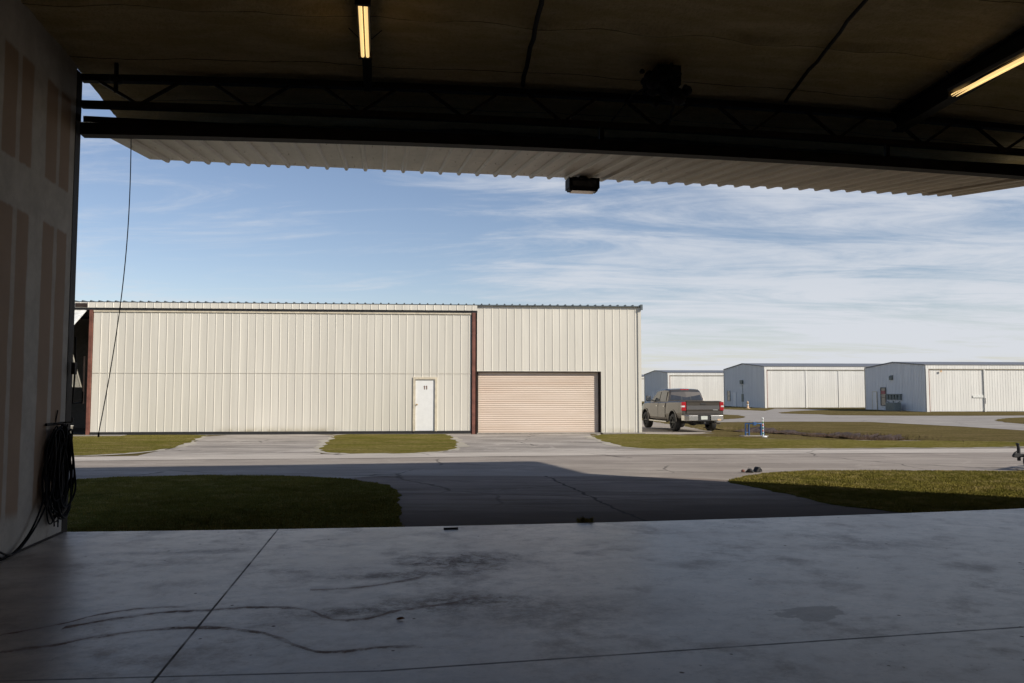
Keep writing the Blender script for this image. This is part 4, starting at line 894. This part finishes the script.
# ------------------------------------------------------------------ pickup truck
HD = R(10)  # heading leans left of straight ahead
rl = Vector((7.62, 36.0)); rgt = Vector((math.cos(HD), math.sin(HD))); rc = rl+rgt*1.0
tk = thing('pickup_truck', 'dark grey crew cab pickup truck parked beside the cream hangar, tail towards us', 'pickup truck', (rc.x, rc.y, g(rc.y)+.0), HD)
def loft(secs, closed=True):
    mb = MB(); k = len(secs[0][1]); v = []
    for y, P in secs: v += [(x, y, z) for x, z in P]
    f = [(i*k+j, i*k+(j+1) % k, (i+1)*k+(j+1) % k, (i+1)*k+j) for i in range(len(secs)-1) for j in range(k)]
    f += [tuple(range(k)), tuple(range((len(secs)-1)*k, len(secs)*k))[::-1]]
    mb.add(v, f); return mb
def body_sec(w, zb, zt, crown=.03):
    h = [(w*.86, zb), (w*.965, zb+.06), (w, zb+.3), (w*.992, zt-.32), (w*.955, zt-.06), (w*.90, zt)]
    t = [(w*.45, zt+crown), (0, zt+crown*1.2)]
    Rr = h+t; return Rr+[(-x, z) for x, z in Rr[:-1][::-1]]
secs = []
for y, w, zb, zt, cr in ((.03, .985, .60, 1.40, 0), (.5, 1.0, .56, 1.40, 0), (1.7, 1.01, .52, 1.38, 0), (2.0, 1.01, .48, 1.36, 0), (3.0, 1.01, .46, 1.34, 0), (4.15, 1.01, .46, 1.32, .02), (4.6, 1.0, .48, 1.32, .06), (5.2, .99, .50, 1.28, .06), (5.55, .95, .52, 1.20, .05), (5.75, .86, .56, 1.08, .03)):
    secs.append((y, body_sec(w, zb, zt, cr)))
body = loft(secs).build('body', M['paint'], tk)
def boolean(o, cutters):
    for c_ in cutters:
        m = o.modifiers.new('b', 'BOOLEAN'); m.operation = 'DIFFERENCE'; m.object = c_; m.solver = 'EXACT'
    bpy.context.view_layer.update(); dg = bpy.context.evaluated_depsgraph_get()
    me = bpy.data.meshes.new_from_object(o.evaluated_get(dg)); o.modifiers.clear(); o.data = me
    for c_ in cutters: bpy.data.objects.remove(c_)
WY = (1.16, 4.86); cut = []
for wy in WY:
    for sx in (-1, 1):
        mb = MB(); mb.lathe([(.001, -.2), (.50, -.2), (.50, .2), (.001, .2)], (sx*.92, wy, .44), 'x', 40)
        ob = MB()
        kk = 40; v = [(sx*.92+d, wy+.50*math.cos(2*math.pi*j/kk), .46+.50*math.sin(2*math.pi*j/kk)) for d in (-.24, .24) for j in range(kk)]
        ob.add(v, [tuple(range(kk))[::-1], tuple(range(kk, 2*kk))]+[(j, (j+1) % kk, kk+(j+1) % kk, kk+j) for j in range(kk)]); c_ = ob.build('c', None, tk); cut.append(c_)
ob = MB(); ob.box(-.80, .80, .12, 1.82, .85, 1.7); cut.append(ob.build('c', None, tk))
for c_ in cut:
    bm = bmesh.new(); bm.from_mesh(c_.data); bmesh.ops.recalc_face_normals(bm, faces=bm.faces[:]); bm.to_mesh(c_.data); bm.free()
bm = bmesh.new(); bm.from_mesh(body.data); bmesh.ops.recalc_face_normals(bm, faces=bm.faces[:]); bm.to_mesh(body.data); bm.free()
boolean(body, cut)
m = body.modifiers.new('bevel', 'BEVEL'); m.width = .012; m.segments = 2; m.limit_method = 'ANGLE'
T = lambda nm, mb, mat, par=tk, **k: mb.build(nm, M[mat], par, **k)
mb = MB()
for wy in WY:
    for sx in (-1, 1):
        kk = 20; pts = [(wy+.485*math.cos(math.pi*j/kk), .46+.485*math.sin(math.pi*j/kk)) for j in range(kk+1)]
        for j in range(kk): mb.quad((sx*.68, *pts[j]), (sx*.68, *pts[j+1]), (sx*1.0, *pts[j+1]), (sx*1.0, *pts[j]))
mb.box(-.66, .66, .3, 5.5, .42, .62); mb.box(-.35, .35, .2, .9, .34, .5); mb.tube([(-.72, 1.16, .42), (.72, 1.16, .42)], .07, 10); mb.lathe([(0, -.16), (.15, -.12), (.17, 0), (.15, .12), (0, .16)], (0, 1.16, .42), 'x', 14); T('chassis', mb, 'black')
# cab with pillars and glass
cs = []
def cabsec(y, wb, wt, zb, zt): return (y, [(wb, zb), (wt, zt-.07), (wt-.09, zt), (0, zt+.025), (-wt+.09, zt), (-wt, zt-.07), (-wb, zb)])
cab = loft([cabsec(1.90, .93, .915, 1.33, 1.40), cabsec(2.04, .93, .80, 1.33, 1.80), cabsec(2.16, .93, .77, 1.33, 1.93), cabsec(2.7, .93, .77, 1.33, 1.965), cabsec(3.35, .93, .76, 1.33, 1.94), cabsec(3.6, .93, .78, 1.33, 1.88), cabsec(4.35, .92, .90, 1.31, 1.40)])
T('cab', cab, 'paint', bevel=.02, seg=2)
# rear glass, side glass, windscreen (proud of the pillars by a few mm)
def ww(z, y): # half width of greenhouse at height z
    return .93+(.77-.93)*(z-1.33)/(1.9-1.33)
mb = MB(); mb.add([(-.80, 1.905, 1.43), (.80, 1.905, 1.43), (.68, 2.085, 1.86), (-.68, 2.085, 1.86)], [(0, 1, 2, 3)]); 
mb.v = [(x, y-.012, z) for x, y, z in mb.v]; rg = T('rear_window', mb, 'glass')
mb = MB(); mb.add([(-.24, 1.888, 1.43), (-.22, 1.888, 1.43), (-.19, 2.07, 1.86), (-.21, 2.07, 1.86), (.24, 1.888, 1.43), (.22, 1.888, 1.43), (.19, 2.07, 1.86), (.21, 2.07, 1.86)], [(0, 1, 2, 3), (4, 7, 6, 5)]); T('window_divider', mb, 'black', rg)
mb = MB(); mb.box(-.2, .2, 2.12, 2.16, 1.90, 1.95); T('brake_light', mb, 'red')
for sx in (-1, 1):
    for y0, y1, y0t, y1t in ((2.16, 2.98, 2.24, 2.98), (3.06, 4.08, 3.06, 3.55)):
        zb, zt = 1.37, 1.83
        mb = MB(); mb.quad((sx*(ww(zb, 0)+.014), y0, zb), (sx*(ww(zb, 0)+.014), y1, zb), (sx*(ww(zt, 0)+.016), y1t, zt), (sx*(ww(zt, 0)+.016), y0t, zt)); T('side_window', mb, 'glass')
    # doors: skins 5 mm proud with handle
    for y0, y1 in ((2.08, 2.99), (3.03, 4.12)):
        mb = MB(); mb.add([(sx*1.012, y0, .62), (sx*1.016, y1, .62), (sx*1.012, y1, 1.02), (sx*.985, y1, 1.28), (sx*.985, y0, 1.29), (sx*1.010, y0, 1.02)], [(0, 1, 2, 5), (5, 2, 3, 4)])
        d = T('door', mb, 'paint'); sm = d.modifiers.new('s', 'SOLIDIFY'); sm.thickness = .02; sm.offset = 0
        mb = MB(); mb.box(min(sx*1.0, sx*1.035), max(sx*1.0, sx*1.035), y0+.05, y0+.22, 1.12, 1.155); T('handle', mb, 'chrome', d)
    mb = MB(); mb.box(min(sx*.95, sx*1.07), max(sx*.95, sx*1.07), 1.8, 4.15, .40, .45); T('running_board', mb, 'chrome')
    mb = MB(); mb.bar((sx*.92, 4.0, 1.40), (sx*1.08, 3.96, 1.42), .05, .04); mm = T('mirror', mb, 'black')
    mb = MB(); mb.box(min(sx*1.03, sx*1.26), max(sx*1.03, sx*1.26), 3.92, 4.04, 1.36, 1.62); T('mirror_housing', mb, 'black', mm, bevel=.03, seg=2)
    mb = MB(); mb.box(min(sx*1.05, sx*1.24), max(sx*1.05, sx*1.24), 3.912, 3.918, 1.39, 1.59); T('mirror_glass', mb, 'chrome', mm)
    # tail light wraps the corner
    mb = MB(); x0, x1 = sorted((sx*.80, sx*.998)); mb.box(x0, x1, -.012, .16, .97, 1.36); tl = T('taillight', mb, 'red', bevel=.02, seg=2)
    mb = MB(); x0, x1 = sorted((sx*.86, sx*1.003)); mb.box(x0, x1, -.018, .13, 1.13, 1.20); T('reverse_lens', mb, 'lens', tl)
    mb = MB(); x0, x1 = sorted((sx*.6, sx*.93)); mb.box(x0, x1, 5.60, 5.78, .88, 1.08); T('headlight', mb, 'lens', bevel=.03)
    kk = 18
    mb = MB()
    for wy in WY:
        for j in range(kk):
            a0, a1 = math.pi*j/kk, math.pi*(j+1)/kk
            mb.add([(sx*1.0, wy+rr*math.cos(a), .46+rr*math.sin(a)) for rr in (.495, .545) for a in (a0, a1)]+[(sx*1.022, wy+rr*math.cos(a), .46+rr*math.sin(a)) for rr in (.495, .545) for a in (a0, a1)], [(4, 5, 7, 6), (0, 1, 5, 4), (2, 6, 7, 3)])
    T('wheel_arch_trim', mb, 'paint')
for wy in WY:
    for sx in (-1, 1): wheel(tk, sx*.86, wy, .41, .41, .29, 'rimdark')
# tailgate
mb = MB(); mb.prism([(-.012, .84), (.035, .84), (.035, 1.40), (-.02, 1.41), (-.045, 1.39), (-.018, 1.35), (-.012, 1.20), (-.028, 1.02), (-.012, .95)], 0, -.785, .785); tg = T('tailgate', mb, 'paint', bevel=.008, seg=2)
mb = MB(); mb.box(-.13, .13, -.032, -.015, 1.245, 1.315); T('tailgate_handle', mb, 'black', tg)
mb = MB(); mb.box(.46, .70, -.034, -.026, .985, 1.02); T('badge', mb, 'chrome', tg)
mb = MB(); mb.box(-.95, .95, -.06, .03, .775, .835); T('bumper_step', mb, 'paint', bevel=.012)
# bumper: chrome corners, dark middle, plate
for sx in (-1, 1):
    mb = MB(); P = [(sx*.30, -.16), (sx*.72, -.16), (sx*.93, -.10), (sx*1.0, .10), (sx*.95, .10), (sx*.88, -.04), (sx*.3, -.06)]
    mb.prism(P if sx > 0 else P[::-1], 2, .52, .765); T('bumper', mb, 'chrome', bevel=.02, seg=2)
mb = MB(); mb.box(-.298, .298, -.13, -.03, .50, .762); cb = T('bumper_centre', mb, 'black', bevel=.01)
mb = MB(); mb.box(-.155, .155, -.142, -.134, .575, .735); T('licence_plate', mb, 'plate', cb, bevel=.003)
mb = MB(); mb.box(-.05, .05, -.2, .1, .40, .48); T('tow_hitch', mb, 'black')
mb = MB(); mb.tube([(.72, .5, .40), (.78, .0, .38), (.8, -.04, .37)], .035, 10); T('exhaust_pipe', mb, 'chrome')
mb = MB(); mb.box(.62, .78, -.168, -.163, .53, .6); T('bumper_sticker', mb, 'cone')

# ------------------------------------------------------------------ light
SUNV = Vector((7.56, -4.55, 5.28)).normalized()
EL = math.asin(SUNV.z); AZ = math.atan2(SUNV.x, SUNV.y)
sl = bpy.data.lights.new('sun', 'SUN'); sl.energy = 4.9; sl.angle = R(.9); sl.color = (1, .93, .82)
so = bpy.data.objects.new('sun', sl); C.objects.link(so); so.rotation_euler = SUNV.to_track_quat('Z', 'Y').to_euler(); so.location = (30, -20, 25)
w = bpy.data.worlds.new('World'); S.world = w; w.use_nodes = True; nt = w.node_tree; bg = nt.nodes['Background']
def wn(t, **k):
    n = nt.nodes.new(t)
    for a, b in k.items(): setattr(n, a, b)
    return n
def wl(a, b): nt.links.new(a, b)
def wm(op, a, b=None):
    n = wn('ShaderNodeMath', operation=op)
    for i, v in enumerate((a, b)):
        if v is None: continue
        if isinstance(v, (int, float)): n.inputs[i].default_value = v
        else: wl(v, n.inputs[i])
    return n.outputs[0]
def wstep(x, a, b, o0, o1):
    n = wn('ShaderNodeMapRange', interpolation_type='SMOOTHSTEP'); wl(x, n.inputs[0])
    for i, v in enumerate((a, b, o0, o1)): n.inputs[i+1].default_value = v
    return n.outputs[0]
sky = wn('ShaderNodeTexSky', sky_type='NISHITA', sun_disc=False, sun_elevation=EL, sun_rotation=AZ, air_density=1.0, dust_density=.35, ozone_density=1.6, altitude=0)
tc = wn('ShaderNodeTexCoord'); sx_ = wn('ShaderNodeSeparateXYZ'); wl(tc.outputs['Generated'], sx_.inputs[0]); X, Yv, Zc = sx_.outputs
zc = wm('ADD', wm('MAXIMUM', Zc, 0.0), .10)
cx = wn('ShaderNodeCombineXYZ'); wl(wm('DIVIDE', X, zc), cx.inputs[0]); wl(wm('DIVIDE', Yv, zc), cx.inputs[1])
def cn(scale, det, rough, sc, loc=(0, 0, 0), rot=0, dist=0.):
    mp = wn('ShaderNodeMapping'); wl(cx.outputs[0], mp.inputs[0]); mp.inputs['Scale'].default_value = sc; mp.inputs['Location'].default_value = loc; mp.inputs['Rotation'].default_value = (0, 0, rot)
    n = wn('ShaderNodeTexNoise'); wl(mp.outputs[0], n.inputs['Vector']); n.inputs['Scale'].default_value = scale; n.inputs['Detail'].default_value = det; n.inputs['Roughness'].default_value = rough; n.inputs['Distortion'].default_value = dist
    return n.outputs['Fac']
tint = wn('ShaderNodeMix', data_type='RGBA', blend_type='MULTIPLY'); tint.inputs[0].default_value = 1; wl(sky.outputs[0], tint.inputs[6]); tint.inputs[7].default_value = (1.24, 1.14, 1.17, 1)
n1 = cn(.55, 9, .62, (1, 1.3, 1), rot=.5, dist=.5); n2 = cn(1.5, 8, .68, (.6, 1.8, 1), loc=(4, 1, 0), rot=.4, dist=.8); n3 = cn(.22, 3, .5, (1, 1, 1), loc=(2.3, 5, 0))
side = wstep(X, -.25, .28, 0, 1)
a1 = wm('ADD', wm('ADD', wm('MULTIPLY', n1, .42), wm('MULTIPLY', n2, .48)), wm('MULTIPLY', n3, .1))
thr = wm('ADD', a1, wm('MULTIPLY', side, .105))
high = wstep(Zc, .22, .5, 0, -.12)
thr = wm('ADD', thr, high)
cl = wstep(thr, .475, .68, 0, .78)
low = wstep(Zc, .0, .16, .30, 0)
fac = wm('MINIMUM', wm('ADD', cl, wm('MULTIPLY', low, wm('ADD', .4, side))), .92)
mx = wn('ShaderNodeMix', data_type='RGBA'); wl(fac, mx.inputs[0]); wl(tint.outputs[2], mx.inputs[6]); mx.inputs[7].default_value = (7.3, 7.6, 8.2, 1)
wl(mx.outputs[2], bg.inputs[0]); bg.inputs[1].default_value = .095
S.view_settings.view_transform = 'Standard'; S.view_settings.look = 'None'; S.view_settings.gamma = 1; S.view_settings.exposure = 0.0
S.render.engine = 'CYCLES'; S.cycles.max_bounces = 10; S.cycles.diffuse_bounces = 6
